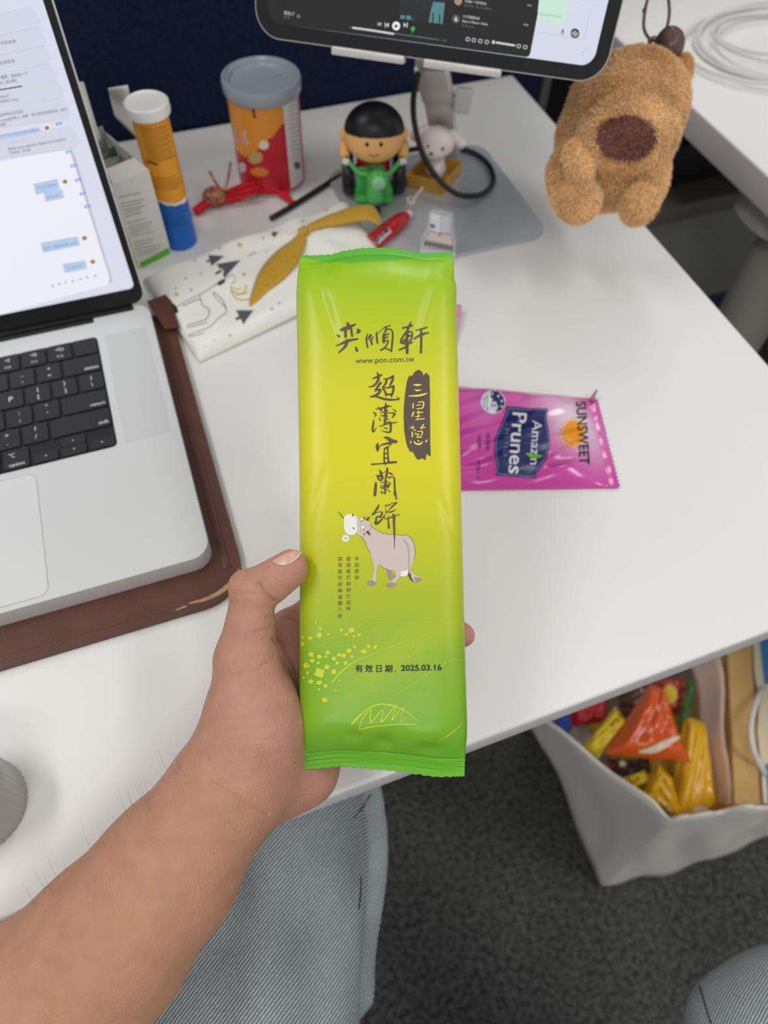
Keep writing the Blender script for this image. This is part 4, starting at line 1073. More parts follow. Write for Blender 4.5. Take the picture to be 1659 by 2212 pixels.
for pts in ([(936, 4), (961, 6), (956, 52), (926, 48), (930, 26)], [(866, 33), (890, 34), (893, 44), (864, 40)]):
    Print().poly(pts).lay('album_glow', TB, M('album_teal', (92, 150, 152), 0.3, emit=0.75), tscr, 0.00026, 12)
for x in (877, 890, 904, 922, 936, 950):
    Print().stroke([(x, 22+(x-877)*0.12, 3), (x-1, 44+(x-877)*0.12, 3)]).lay('album_post', TB, m_dk, tscr, 0.00034)
for x, y in ((875, 24), (884, 10), (903, 12)):
    Print().stroke([(x-5, y-3, 1), (x, y, 2.2), (x+7, y-4, 1)]).lay('album_bird', TB, m_dk, tscr, 0.00034)
Print().stroke([(763, 60, 4.5), (806, 66, 4.5), (850, 73, 4.5)]).lay('progress_played', TB, m_wt, tscr, 0.0003)
Print().stroke([(852, 72, 2.4), (900, 79, 2.4), (948, 86, 2.4)]).lay('progress_rest', TB, m_gy, tscr, 0.00026)
Print().disc((856, 56), 8.5, 9.5).lay('play_button', TB, M('player_bright', (246, 246, 246), 0.3, emit=0.95), tscr, 0.0003)
Print().poly([(853.5, 51), (861, 57), (852.5, 61)]).lay('play_arrow', TB, m_dk, tscr, 0.00036)
for x, d in ((836, -1), (876, 1)):
    Print().poly([(x-4*d, 49), (x+3*d, 54), (x-4*d, 59)]).stroke([(x+4*d, 49, 1.8), (x+3.6*d, 59, 1.8)]).lay('skip_button', TB, m_wt, tscr, 0.0003)
Print().stroke([(816, 49, 1.6), (824, 55, 1.6)]).stroke([(816, 55, 1.6), (824, 49, 1.6)]).lay('shuffle_icon', TB, m_wt, tscr, 0.0003)
Print().disc((892, 62), 4.8, 5).stroke([(892, 62, 2), (891, 71, 2)]).lay('repeat_icon', TB, M('player_green', (72, 178, 74), 0.3, emit=0.8), tscr, 0.0003)
Print().fit('1:56', (751, 61), (761, 62.5), 8).lay('time_elapsed', TB, m_gy, tscr, 0.0003)
Print().fit('-0:04', (952, 89), (965, 91), 8).lay('time_left', TB, m_gy, tscr, 0.0003)
Print().fit('爱怎么了', (613, 30), (636, 33.5), 8.5, 0.01).lay('song_title', TB, m_wt, tscr, 0.0003)
Print().fit('郭顶', (612, 39), (627, 41), 7).lay('song_artist', TB, m_gy, tscr, 0.0003)
Print().disc((645, 35), 4.2).lay('add_ring', TB, m_gy, tscr, 0.0003)
Print().poly([(586, 22), (607, 25), (606, 43), (584, 40)]).lay('song_cover', TB, M('cover_dark', (44, 45, 48), 0.3, emit=0.6), tscr, 0.0003)
for s, a, b, h, m in (('Toddler • TAEYEON', (1003, 4), (1050, 11), 8, m_wt), ('◎ INVU - The 3rd Album', (1002, 13.5), (1061, 22), 8, m_gy), ('11172407618', (999, 38), (1035, 43), 9, m_wt), ('Hours In Silence • Drake', (998, 47.5), (1053, 55), 8, m_wt), ('◎ Her Loss', (997, 57), (1024, 61), 8, m_gy), ('2 hr', (1139, 13), (1148, 14.5), 7, m_wt), ('4 hr', (1131, 55), (1141, 56.5), 7, m_wt)):
    Print().fit(s, a, b, h, 0.006).lay('friend_activity_text', TB, m, tscr, 0.0003)
Print().disc((990, 2), 8.5, 9.5).lay('friend_picture', TB, M('friend_red', (196, 150, 142), 0.3, emit=0.7), tscr, 0.0003)
Print().disc((985, 41), 8.5, 9.5).lay('friend_picture', TB, M('friend_grey', (98, 98, 100), 0.3, emit=0.7), tscr, 0.0003)
Print().poly([(981, 45), (985, 35), (989, 46)]).lay('friend_glyph', TB, m_wt, tscr, 0.00036)
for x, y in ((1011, 84), (1024, 86), (1038, 88), (1052, 90), (1121, 99), (1135, 101)):
    Print().stroke([(x-3, y-3, 1.5), (x+3, y-2, 1.5), (x+2, y+4, 1.5), (x-4, y+3, 1.5), (x-3, y-3, 1.5)]).lay('player_icon', TB, m_wt, tscr, 0.0003)
Print().disc((1066, 91), 3.5, 4).lay('volume_icon', TB, m_wt, tscr, 0.0003)
Print().stroke([(1073, 92, 4.5), (1092, 95, 4.5), (1111, 98, 4.5)]).lay('volume_bar', TB, m_wt, tscr, 0.0003)
Print().poly([(1170, -60), (1230, -60), (1226, 20), (1219, 46), (1211, 52), (1160, 44)]).lay('green_message', TB, M('mint_bubble', (208, 240, 222), 0.3, emit=0.9), tscr, 0.0002, 20)
Print().fit('rParentProject', (1161, 32), (1214, 39), 9).lay('message_text', TB, M('mint_text', (150, 200, 176), 0.3, emit=0.8), tscr, 0.0003)
Print().stroke([(1163, 70, 1.2), (1200, 76, 1.2), (1258, 84, 1.2), (1265, 70, 1.2), (1275, 25, 1.2)]).lay('input_outline', TB, m_shade, tscr, 0.0003)
Print().disc((1242, 72), 9.6, 10.5).lay('voice_button', TB, M('player_black', (12, 12, 14), 0.3, emit=0.8), tscr, 0.0003)
for i, hh in enumerate((5, 11, 12, 6)):
    Print().stroke([(1236.5+i*3.7, 72-hh/2+i*0.4, 2), (1236+i*3.7, 72+hh/2+i*0.4, 2)]).lay('voice_bar', TB, m_wt, tscr, 0.00036)
Print().stroke([(1216, 65, 4), (1215, 70, 4)]).stroke([(1211, 71, 1), (1215, 75, 1), (1219, 72, 1)]).lay('microphone_icon', TB, m_gy, tscr, 0.0003)
Print().stroke([(1256, 113, 1.2), (1263, 109, 1.2), (1268, 112, 1.2)]).stroke([(1261, 111, 1.2), (1258, 123, 1.2)]).lay('corner_icon', TB, m_shade, tscr, 0.0003)

st = empty('tablet_stand', (0.27, 0.57, DESK))
tag(st, 'silver metal tablet stand with folding arm and flat base plate', 'tablet stand')
m_stand = M('stand_silver', (192, 195, 198), 0.30, 0.25); m_col = M('stand_arm_silver', (210, 207, 203), 0.38, 0.35)
slab('base_plate', [(0.2705+x, 0.568+y) for x, y in rrect(0.173, 0.160, 0.020, 10)], DESK, DESK+0.004, m_stand, st, 0.0012, None, 3)
lathe('swivel_disc', [(0.052, DESK+0.004), (0.052, DESK+0.0048), (0.050, DESK+0.005)], M('swivel_silver', (184, 187, 190), 0.26, 0.25), st, 64, Matrix.Translation((0.262, 0.560, 0)))
# arm: two links leaning towards the viewer
def bar3(name, a, b, w, t, mat, parent, bev=0.0015):
    a, b = np.array(a), np.array(b); up = b-a; L = np.linalg.norm(up); up /= L
    sx = tex-up*tex.dot(up); sx /= np.linalg.norm(sx); n = np.cross(sx, up)
    m = Matrix(((sx[0], up[0], n[0], a[0]), (sx[1], up[1], n[1], a[1]), (sx[2], up[2], n[2], a[2]), (0, 0, 0, 1)))
    return box(name, (-w/2, 0, -t/2), (w/2, L, t/2), mat, parent, bev, 2, m)
a0 = P(966, 335, 0.005); a1 = Wd(947, 212, 0.645); a2 = Wd(930, 140, 0.60); a3 = V((ta+tb)/2)+V(tup)*0.085-V(tnf)*0.02
bar3('lower_arm', a0, a1, 0.026, 0.010, m_col, st); bar3('upper_arm', a1, a2, 0.028, 0.012, m_col, st); bar3('neck', a2, a3, 0.026, 0.010, m_col, st)
bar3('cradle_plate', np.array(a3)-tup*0.05, np.array(a3)+tup*0.05, 0.13, 0.006, m_col, st)
kn = np.array(Wd(1000, 217, 0.640))
box('hinge_knob', (-0.0075, -0.010, -0.006), (0.0075, 0.010, 0.006), m_col, st, 0.002, 3, Matrix(((tex[0], tup[0], tnf[0], kn[0]), (tex[1], tup[1], tnf[1], kn[1]), (tex[2], tup[2], tnf[2], kn[2]), (0, 0, 0, 1))))
tube('hinge_pin', [a1, kn], 0.004, m_col, st, 12, raw=True)
for x0, x1 in ((725, 885), (926, 1092)):
    # ledge under the tablet's lower edge
    fx0 = (x0-552)/750.0; fx1 = (x1-552)/750.0
    box('ledge', (-TLn/2+fx0*TLn, -0.0042, -0.006), (-TLn/2+fx1*TLn, -0.0006, 0.004), m_col, st, 0.002, 3, TM)
    box('ledge_lip', (-TLn/2+fx0*TLn, -0.0042, 0.0012), (-TLn/2+fx1*TLn, 0.0012, 0.0045), m_col, st, 0.0012, 2, TM)

cab_pts = [P(585, 472, 0.003), P(620, 452, 0.003), P(665, 424, 0.003), P(745, 374, 0.003), P(810, 342, 0.003), P(880, 325, 0.0085), P(950, 316, 0.0085), P(1010, 325, 0.0085), P(1052, 352, 0.0085), P(1066, 392, 0.0085), P(1040, 420, 0.010), P(990, 420, 0.018), P(945, 385, 0.032), P(912, 330, 0.052), P(896, 270, 0.074), P(893, 215, 0.095), P(903, 160, 0.12)]
cb = tube('charging_cable', cab_pts, 0.0026, M('cable_black', (24, 24, 25), 0.5), None, 10)
tag(cb, 'black charging cable looping over the stand base', 'cable')

# ================================================================== things at the back of the desk
can = empty('snack_can', (0.1335, 0.659, DESK))
tag(can, 'orange and red snack can with translucent plastic lid', 'can')
cm = Matrix.Translation((0.1335, 0.659, DESK))
prof = [(0.030, 0.0), (0.0322, 0.001), (0.0322, 0.003)]+[(0.0325, 0.004+0.002*i) for i in range(44)]+[(0.0325, 0.0925)]
cb_ = lathe('can_body', prof, M('can_orange', (232, 150, 44), 0.35), can, 96, cm)
cb_.data.materials.append(M('can_red', (196, 26, 44), 0.35)); cb_.data.materials.append(M('can_metal', (190, 190, 192), 0.3, 0.8)); cb_.data.materials.append(M('can_white', (222, 216, 220), 0.4))
ur = R[:, 0].copy(); ur[2] = 0; ur /= np.linalg.norm(ur)
for p in cb_.data.polygons:
    c = np.array(p.center); l = c-np.array((0.1335, 0.659, DESK)); u = l[:2]@ur[:2]; d = l[:2]@np.array([ur[1], -ur[0]])
    front = d > 0
    zb = 0.054+0.85*u if u > -0.02 else 0.037
    if l[2] < 0.003: p.material_index = 2
    elif front and 0.0205 < u < 0.0315 and 0.006 < l[2] < 0.090: p.material_index = 3
    elif l[2] < zb: p.material_index = 1
lathe('can_lid', [(0.0338, 0.0865), (0.0352, 0.088), (0.0356, 0.0955), (0.0348, 0.0985), (0.0325, 0.0990), (0.0312, 0.0970), (0.0292, 0.0968), (0.0284, 0.0946), (0.0276, 0.0938), (0.002, 0.0938)], M('lid_translucent', (158, 168, 178), 0.25, trans=0.0, spec=0.6), can, 72, cm)
CB = bvh_of(cb_)
m_pk = M('pink_letter', (236, 178, 190), 0.5)
Print().stroke([(502, 276, 3), (504, 300, 3)]).stroke([(510, 278, 3), (508, 304, 3), (516, 300, 3)]).stroke([(520, 290, 3), (532, 286, 3), (524, 302, 3), (538, 308, 3)]).stroke([(528, 280, 3), (534, 312, 3)]).lay('brand_lettering', CB, m_pk, can, 0.0003)
star = [(570+(9.5 if i % 2 else 12)*math.cos(i*math.pi/14), 313+(9 if i % 2 else 11.5)*math.sin(i*math.pi/14)) for i in range(28)]
Print().poly(star).lay('starburst', CB, M('cream_ink', (240, 222, 196), 0.5), can, 0.0003, 8)
Print().disc((552, 341), 16, 13, 20, -0.4).lay('noodle_picture', CB, M('noodle_tan', (198, 160, 110), 0.5, noise=(900, 0.5)), can, 0.0003, 8)
Print().disc((560, 371), 20, 10, 20, 0.1).lay('cookie_picture', CB, M('cookie_orange', (226, 130, 40), 0.5, noise=(600, 0.3)), can, 0.00032, 8)
Print().disc((523, 362), 9, 11).lay('egg_picture', CB, M('egg_pale', (216, 204, 206), 0.5), can, 0.0003, 8)
Print().poly([(537, 222), (559, 220), (560, 230), (538, 232)]).lay('price_tag', CB, M('tag_pink', (236, 180, 176), 0.5), can, 0.0003, 8)
Print().stroke([(547, 236, 6), (549, 246, 4), (550, 252, 7)]).lay('small_emblem', CB, M('emblem_dark', (60, 46, 40), 0.5), can, 0.0003)
for i in range(16): Print().stroke([(619.5+i*0.75, 212+i*9.5, 0.9), (641+i*0.7, 206+i*9.5, 0.9)]).lay('ingredient_line', CB, M('fine_print', (150, 140, 150), 0.6), can, 0.0004)
for i in range(6): Print().stroke([(636+i*2.0, 350, 1.2), (637+i*2.0, 364, 1.2)]).lay('barcode_bar', CB, M('bar_ink', (40, 36, 42), 0.6), can, 0.00045)
LB = bvh_of([o for o in can.children if o.name.startswith('can_lid')][0])
Print().stroke([(546, 178, 2), (575, 172, 2), (612, 158, 2)]).lay('lid_emboss', LB, M('emboss', (160, 168, 178), 0.4), can, 0.0002)

tubx = (0.0275, 0.5905)
tb_ = empty('vitamin_tube', (tubx[0], tubx[1], DESK))
tag(tb_, 'tall orange and blue tablet tube with a white cap', 'tube')
tm_ = Matrix.Translation((tubx[0], tubx[1], DESK))
tbd = lathe('tube_body', [(0.0135, 0), (0.0145, 0.0008)]+[(0.0145, 0.0008+0.0012*i) for i in range(1, 99)], M('tube_orange', (232, 156, 36), 0.38), tb_, 64, tm_)
tbd.data.materials.append(M('tube_blue', (22, 104, 196), 0.38)); tbd.data.materials.append(M('tube_white', (232, 228, 224), 0.4))
for p in tbd.data.polygons:
    l = np.array(p.center)-np.array((tubx[0], tubx[1], DESK)); u = l[:2]@ur[:2]
    zb = 0.047-0.28*u+22*u*u*0.3
    p.material_index = 1 if l[2] < zb else (2 if l[2] < zb+0.0022+0.05*max(u, 0) else 0)
lathe('tube_cap', [(0.0148, 0.1175), (0.0172, 0.1185), (0.0176, 0.1215), (0.0172, 0.1265), (0.0155, 0.1275), (0.0145, 0.1262), (0.002, 0.1262)], M('cap_white', (236, 235, 230), 0.4), tb_, 48, tm_)
QB = bvh_of(tbd); m_ob = M('tube_print', (128, 84, 20), 0.5)
for i in range(4): Print().stroke([(306+i*11, 251+i*0.6-abs(i-1.5), 5), (308+i*11, 259+i*0.6-abs(i-1.5), 5)]).lay('tube_band_mark', QB, M('tube_mark', (70, 56, 50), 0.5), tb_, 0.0003)
for i in range(15):
    y = 272+i*5.0; x = 302+i*1.15
    Print().stroke([(x, y+3, 1.2), (x+32, y+5, 1.2), (x+rnd.uniform(52, 64), y-2, 1.2)]).lay('tube_text_line', QB, m_ob, tb_, 0.0003)
for i in range(5):
    y = 380+i*6; x = 330+i*1.4
    Print().stroke([(x, y+3, 1.2), (x+30, y+5, 1.2), (x+rnd.uniform(44, 60), y-1, 1.2)]).lay('tube_text_line', QB, m_ob, tb_, 0.0003)
for i in range(9):
    y = 438+i*5.4; x = 346+i*1.4
    Print().stroke([(x, y+5, 1.1), (x+28, y+8, 1.1), (x+rnd.uniform(44, 58), y+4, 1.1)]).lay('tube_text_line', QB, M('tube_print_blue', (22, 70, 130), 0.5), tb_, 0.0003)
Print().stroke([(320, 349, 4), (340, 355, 4)]).lay('tube_dash', QB, M('tube_mark', (70, 56, 50), 0.5), tb_, 0.0003)

# open tea carton
tc0 = np.array(P(300, 583)); tc1 = np.array(P(371, 549))
ex = tc1-tc0; wT = np.linalg.norm(ex); ex /= wT; ey = np.array([-ex[1], ex[0], 0])
hC, dC = 0.082, 0.072
TC = Matrix(((ex[0], ey[0], 0, tc0[0]), (ex[1], ey[1], 0, tc0[1]), (0, 0, 1, DESK), (0, 0, 0, 1)))
tea = empty('tea_carton', V(tc0)); tag(tea, 'open white and green tea carton beside the laptop screen', 'carton')
m_cart = M('carton_white', (222, 220, 212), 0.6); m_cin = M('carton_inside', (196, 194, 188), 0.7); m_grn = M('carton_green', (96, 178, 42), 0.5)
box('front_panel', (0, 0, 0), (wT, 0.0008, hC), m_cart, tea, 0, 1, TC)
box('back_panel', (0, dC, 0), (wT, dC+0.0008, hC+0.004), m_cin, tea, 0, 1, TC)
box('side_panel', (0, 0.0008, 0), (0.0008, dC, hC+0.004), m_grn, tea, 0, 1, TC)
box('side_panel', (wT-0.0008, 0.0008, 0), (wT, dC, hC), m_cart, tea, 0, 1, TC)
box('bottom_panel', (0.001, 0.001, 0.0004), (wT-0.001, dC, 0.0012), m_cin, tea, 0, 1, TC)
def panel(name, pts, mat, parent, th=0.0007):
    bm = bmesh.new(); bm.faces.new([bm.verts.new(TC @ Vector(p)) for p in pts]); o = from_bm(name, bm, mat, parent, False)
    md = o.modifiers.new('t', 'SOLIDIFY'); md.thickness = th; return o
panel('front_flap', [(0.001, 0.0, hC), (wT-0.001, 0.0, hC), (wT-0.004, 0.014, hC+0.005), (0.005, 0.014, hC+0.005)], m_cart, tea)
mesh_flap = [P(163, 178, 0.112), P(180, 178, 0.112), P(216, 300, 0.086), P(204, 318, 0.086)]
o = mesh('side_flap', mesh_flap, [(0, 1, 2, 3)], m_cin, tea, False); md = o.modifiers.new('t', 'SOLIDIFY'); md.thickness = 0.0007
fa, fb, fc, fd = [np.array(v) for v in (P(248, 252, 0.087), P(302, 306, 0.087), P(276, 184, 0.122), P(234, 193, 0.122))]
vs, fs = [], []
for j_ in range(9):
    for i_ in range(7):
        u, v = i_/6, j_/8; p_ = (fa*(1-u)+fb*u)*(1-v)+(fd*(1-u)+fc*u)*v
        vs.append(p_+np.array([0.0, 0.004*math.sin(v*math.pi), 0.0]))
for j_ in range(8):
    for i_ in range(6): a_ = j_*7+i_; fs.append((a_, a_+1, a_+8, a_+7))
o = mesh('lid_flap', vs, fs, m_cart, tea); md = o.modifiers.new('t', 'SOLIDIFY'); md.thickness = 0.0007
FB = bvh_of([o for o in tea.children if o.name.startswith('front_panel')][0])
for i in range(19):
    y = 424+i*7; x = 256+i*2.3
    if i in (1, 7, 13): continue
    Print().stroke([(x, y+2, 1.3), (x+rnd.uniform(34, 58), y-8, 1.3)]).lay('carton_text_line', FB, M('carton_print', (120, 120, 116), 0.6), tea, 0.0003)
Print().poly([(302, 567), (364, 534), (368, 548), (304, 579)]).lay('green_stripe', FB, m_grn, tea, 0.0003)
for k, (yy, zt, lean, lab) in enumerate(((0.022, 0.070, 0.006, 'grey green tea sachet at the front inside the open carton'), (0.034, 0.076, 0.010, 'middle tea sachet leaning inside the open carton'), (0.046, 0.080, 0.004, 'rear tea sachet standing inside the open carton'))):
    bm = bmesh.new(); n_ = 7
    g = [[bm.verts.new(TC @ Vector((0.003+(wT-0.006)*i/6, yy+lean*(j/6)+0.0016*math.sin(i*1.4+k)*math.sin(j*0.7), 0.0025+(zt-0.003)*j/6))) for i in range(7)] for j in range(7)]
    for j in range(6):
        for i in range(6): bm.faces.new((g[j][i], g[j][i+1], g[j+1][i+1], g[j+1][i]))
    o = from_bm('tea_sachet', bm, M('sachet_%d' % k, ((96, 106, 98), (140, 146, 138), (70, 92, 76))[k], 0.35), None); md = o.modifiers.new('t', 'SOLIDIFY'); md.thickness = 0.0016; md.offset = 0
    tag(o, lab, 'tea bag', 'sachets in the tea carton')

# red tassel with beaded knot
tas = empty('red_tassel', V(P(475, 440, 0))); tag(tas, 'red cord tassel with multicoloured thread knot beside the can', 'tassel')
m_red = M('red_cord', (212, 18, 34), 0.7, noise=(1200, 0.3), bump=(1500, 0.6, 0.001))
for k in range(7):
    off = (k-3)
    tube('tassel_strand', [P(468, 430+off*1.5, 0.006), P(505, 420+off*4.4, 0.006+0.003*(k % 2)), P(545, 405+off*4.2, 0.008+0.003*((k+1) % 3)), P(585, 399+off*3.6, 0.006+0.002*(k % 3)), P(615, 415+off*4.2, 0.005), P(632+off*3.4, 440+off*0.5-abs(off), 0.003)], 0.0017, m_red, tas, 8)
def blobk(p):
    c = np.array(P(463, 425, 0.0085)); d = s_ell(p, c, np.eye(3), (0.0115, 0.0105, 0.0085))
    return d+0.0012*np.sin(p[:, 0]*1500)*np.sin(p[:, 1]*1500+p[:, 2]*900)
c_ = np.array(P(463, 425, 0.0085))
m_bead = bpy.data.materials.new('multicolour_thread'); m_bead.use_nodes = True
def _bead():
    nt = m_bead.node_tree; b = nt.nodes['Principled BSDF']; b.inputs['Roughness'].default_value = 0.6
    tc = nt.nodes.new('ShaderNodeTexCoord'); vo = nt.nodes.new('ShaderNodeTexVoronoi'); vo.inputs['Scale'].default_value = 520
    nt.links.new(tc.outputs['Object'], vo.inputs['Vector'])
    cr = nt.nodes.new('ShaderNodeValToRGB'); cr.color_ramp.interpolation = 'CONSTANT'
    cr.color_ramp.elements[0].color = rgb((170, 40, 44)); cr.color_ramp.elements[1].position = 0.35; cr.color_ramp.elements[1].color = rgb((196, 158, 60))
    for pos, c in ((0.55, (170, 120, 130)), (0.75, (90, 60, 110)), (0.88, (150, 60, 40))):
        e = cr.color_ramp.elements.new(pos); e.color = rgb(c)
    sp = nt.nodes.new('ShaderNodeSeparateColor'); nt.links.new(vo.outputs['Color'], sp.inputs['Color']); nt.links.new(sp.outputs[0], cr.inputs['Fac'])
    nt.links.new(cr.outputs['Color'], b.inputs['Base Color'])
_bead()
blob('thread_knot', blobk, c_-0.016, c_+0.016, 0.0009, m_bead, tas, 1)
for pts in ([P(478, 412, 0.014), P(463, 390, 0.018), P(453, 370, 0.020)], [P(484, 414, 0.014), P(492, 388, 0.020), P(498, 352, 0.024)]):
    tube('thread_end', pts, 0.0012, m_bead, tas, 6)
tube('tassel_cord', [P(452, 432, 0.007), P(434, 448, 0.006), P(420, 458, 0.004)], 0.0042, m_red, tas, 10)

# gift bag
gA, gB, gC, gD = np.array(P(431, 784, 0.001)), np.array(P(312, 604, 0.002)), np.array(P(748, 441, 0.007)), np.array(P(838, 585, 0.006))
gift = empty('gift_bag', V(gA)); tag(gift, 'flat white paper gift bag printed with trees and a reindeer', 'gift bag')
nu, nv = 44, 30; top, bot = [], []
for j in range(nv+1):
    for i in range(nu+1):
        u, v = i/nu, j/nv
        a = gA*(1-v)+gB*v; b = gD*(1-v)+gC*v; p = a*(1-u)+b*u
        edge = min(1, 14*min(v, 1-v))**0.6*min(1, 16*min(u+0.02, 1-u+0.02))**0.6
        h = 0.0065+0.004*math.sin(u*3.14)+0.0016*math.sin(9*u+5*v)*math.sin(6*v+2*u)+0.0012*math.sin(22*u-8*v)
        pinch = math.exp(-((u-0.72)/0.10)**2-((v-0.62)/0.18)**2)
        h += 0.004*pinch+0.0012*math.sin(math.atan2(v-0.62, u-0.72)*9)*min(1, math.hypot(u-0.72, v-0.62)*6)*math.exp(-((u-0.75)/0.22)**2)
        top.append(p+np.array([0, 0, h*edge+0.0012])); bot.append(p+np.array([0, 0, -0.0003]))
nn = len(top); fs = []
for j in range(nv):
    for i in range(nu):
        a = j*(nu+1)+i; fs.append((a, a+1, a+nu+2, a+nu+1)); fs.append((nn+a, nn+a+nu+1, nn+a+nu+2, nn+a+1))
for i in range(nu):
    fs.append((i, nn+i, nn+i+1, i+1)); a = nv*(nu+1)+i; fs.append((a, a+1, nn+a+1, nn+a))
for j in range(nv):
    a = j*(nu+1); fs.append((a, a+nu+1, nn+a+nu+1, nn+a)); a += nu; fs.append((a, nn+a, nn+a+nu+1, a+nu+1))
gb = mesh('paper_bag', top+bot, fs, M('gift_paper', (240, 238, 230), 0.6, bump=(120, 0.1, 0.001)), gift)
GB = bvh_of(gb); m_gi = M('gift_ink', (84, 88, 92), 0.7); m_gl = M('gift_line_ink', (150, 152, 154), 0.7); m_gg = M('gift_gold_ink', (206, 190, 84), 0.6)
Z7, S7 = (300, 400), 2.9625
def tree(bx, by, tx, ty, w):
    d = np.array([tx-bx, ty-by], float); L = np.linalg.norm(d); d /= L; n = np.array([-d[1], d[0]])
    pr = Print()
    for k in range(6):
        w = w if k else w*1.25; a, b = 0.18+k*0.12, 0.18+(k+1)*0.12+0.05; w0 = w*(1-k/6.3); w1 = w*(1-(k+1)/6.3)*0.75
        q = [np.array([bx, by])+d*L*a+n*w0/2, np.array([bx, by])+d*L*min(b, 1)+n*w1/2, np.array([bx, by])+d*L*min(b, 1)-n*w1/2, np.array([bx, by])+d*L*a-n*w0/2]
        pr.poly(q)
    pr.stroke([(bx, by, w*0.14), (bx+d[0]*L*0.2, by+d[1]*L*0.2, w*0.14)])
    pr.lay('printed_tree', GB, m_gi, gift, 0.0005)
for bx, by, tx, ty, w in ((435, 490, 550, 455, 62), (495, 568, 655, 478, 86), (625, 858, 735, 802, 86), (850, 325, 895, 300, 34)):
    tree(Z7[0]+bx/S7, Z7[1]+by/S7, Z7[0]+tx/S7, Z7[1]+ty/S7, w/S7)
for st_ in ([(230, 790, 5), (300, 745, 4), (390, 700, 4), (460, 660, 5), (520, 620, 5), (600, 575, 4), (615, 620, 4), (590, 630, 4)], [(390, 705, 5), (410, 770, 5), (450, 800, 6), (430, 860, 5), (320, 895, 4), (325, 910, 4), (440, 880, 4)], [(470, 690, 5), (510, 740, 5), (545, 775, 5), (560, 815, 5), (500, 860, 4), (450, 910, 4), (330, 955, 4), (335, 968, 4), (420, 945, 4)], [(480, 685, 4), (530, 730, 4), (560, 790, 4)], [(130, 528, 5), (180, 510, 5), (225, 492, 5)], [(700, 455, 4), (750, 430, 4)], [(280, 775, 4), (370, 735, 4), (400, 735, 4)]):
    Print().stroke(st_, Z7, S7).lay('reindeer_line', GB, m_gl if len(st_) > 3 else m_gi, gift, 0.0005)
Print().stroke([(515, 630, 26), (540, 615, 26)], Z7, S7).lay('reindeer_collar', GB, M('collar_ink', (30, 32, 36), 0.7), gift, 0.0005)
for st_ in ([(590, 650, 9), (595, 690, 9), (630, 730, 9), (690, 735, 9), (730, 720, 8)], [(600, 680, 8), (650, 700, 8), (700, 685, 7)], [(625, 705, 8), (665, 690, 8), (690, 650, 8), (675, 645, 7)], [(605, 660, 6), (640, 670, 6), (655, 655, 6)]):
    Print().stroke(st_, Z7, S7).lay('antler', GB, m_gg, gift, 0.0005)
for x, y, r_ in ((645, 385, 20), (240, 700, 16), (672, 572, 15), (835, 640, 12), (1200, 160, 13), (815, 430, 8), (480, 995, 7), (422, 1035, 7), (1045, 230, 10)):
    x, y, r_ = Z7[0]+x/S7, Z7[1]+y/S7, r_/S7
    Print().poly([(x+(r_ if i % 2 else r_*0.6)*math.cos(i*math.pi/6), y+(r_ if i % 2 else r_*0.6)*math.sin(i*math.pi/6)) for i in range(12)]).lay('gold_star', GB, m_gg, gift, 0.0005)
for x, y in ((360, 482), (395, 570), (235, 662), (520, 405), (745, 295), (850, 792), (900, 757), (582, 962), (335, 670), (300, 600), (795, 340), (990, 515), (930, 580)):
    Print().disc((Z7[0]+x/S7, Z7[1]+y/S7), 2.8, 2.8, 10).lay('snow_dot', GB, M('snow_grey', (176, 178, 182), 0.7), gift, 0.0005)
m_rib = M('gold_ribbon', (190, 148, 30), 0.5, noise=(400, 0.12), sheen=0.3)
sv = np.array(R[:, 1])*-1
def up3(v): return np.array(v, float)
ribbon('ribbon', [P(659, 499, 0.021), P(690, 484, 0.022), P(730, 472, 0.024), P(775, 461, 0.026), P(800, 462, 0.026), P(822, 484, 0.021)], [up3((0, 0.8, 0.6)), up3((0, 0.8, 0.5)), up3((0, .9, 0.4)), up3((0.1, .9, 0.4)), up3((0.4, .8, 0.3)), up3((0.6, .6, 0.2))], [0.006, 0.009, 0.013, 0.016, 0.016, 0.004], m_rib, gift)
ribbon('ribbon', [P(656, 502, 0.021), P(640, 528, 0.020), P(615, 560, 0.018), P(585, 596, 0.017), P(560, 628, 0.015), P(541, 664, 0.011)], [up3((0.93, -0.3, 0.1)), up3((0.93, -0.3, 0.05)), up3((0.93, -0.34, 0)), up3((0.93, -0.34, 0)), up3((0.93, -0.34, 0.1)), up3((0.93, -0.3, 0.1))], [0.006, 0.016, 0.025, 0.023, 0.013, 0.004], m_rib, gift)
c_ = np.array(P(656, 501, 0.0215))
blob('ribbon_knot', lambda p: s_ell(p, c_, np.eye(3), (0.0052, 0.0048, 0.005))+0.0006*np.sin(p[:, 0]*1100+p[:, 2]*900), c_-0.009, c_+0.009, 0.0006, m_rib, gift, 1)

# ================================================================== small toys and trinkets
def frame_at(o, fwd):
    f_ = np.array([fwd[0], fwd[1], 0.0]); f_ /= np.linalg.norm(f_); s_ = np.array([-f_[1], f_[0], 0])
    # local x = right as seen from the front viewer, y = forward to the viewer, z up
    return Matrix(((s_[0], f_[0], 0, o[0]), (s_[1], f_[1], 0, o[1]), (0, 0, 1, o[2]), (0, 0, 0, 1)))
to = np.array([0.2175, 0.594, DESK+0.0054])
TF = frame_at(to, (-0.30, -0.95))
toy = empty('toy_tricycle', V(to)); tag(toy, 'plastic toy rider with black hair on a green tricycle', 'toy')
m_tg = M('toy_green', (80, 182, 92), 0.35); m_tk = M('toy_skin', (244, 190, 116), 0.45); m_tb = M('toy_black', (20, 20, 22), 0.4); m_tr = M('toy_red', (200, 48, 54), 0.45)
def loc(x, y, z): return np.array(TF @ Vector((x, y, z)))
def blob_loc(name, f, cen, half, h, mat, parent, relax=1):
    c = loc(*cen); return blob(name, f, c-half, c+half, h, mat, parent, relax)
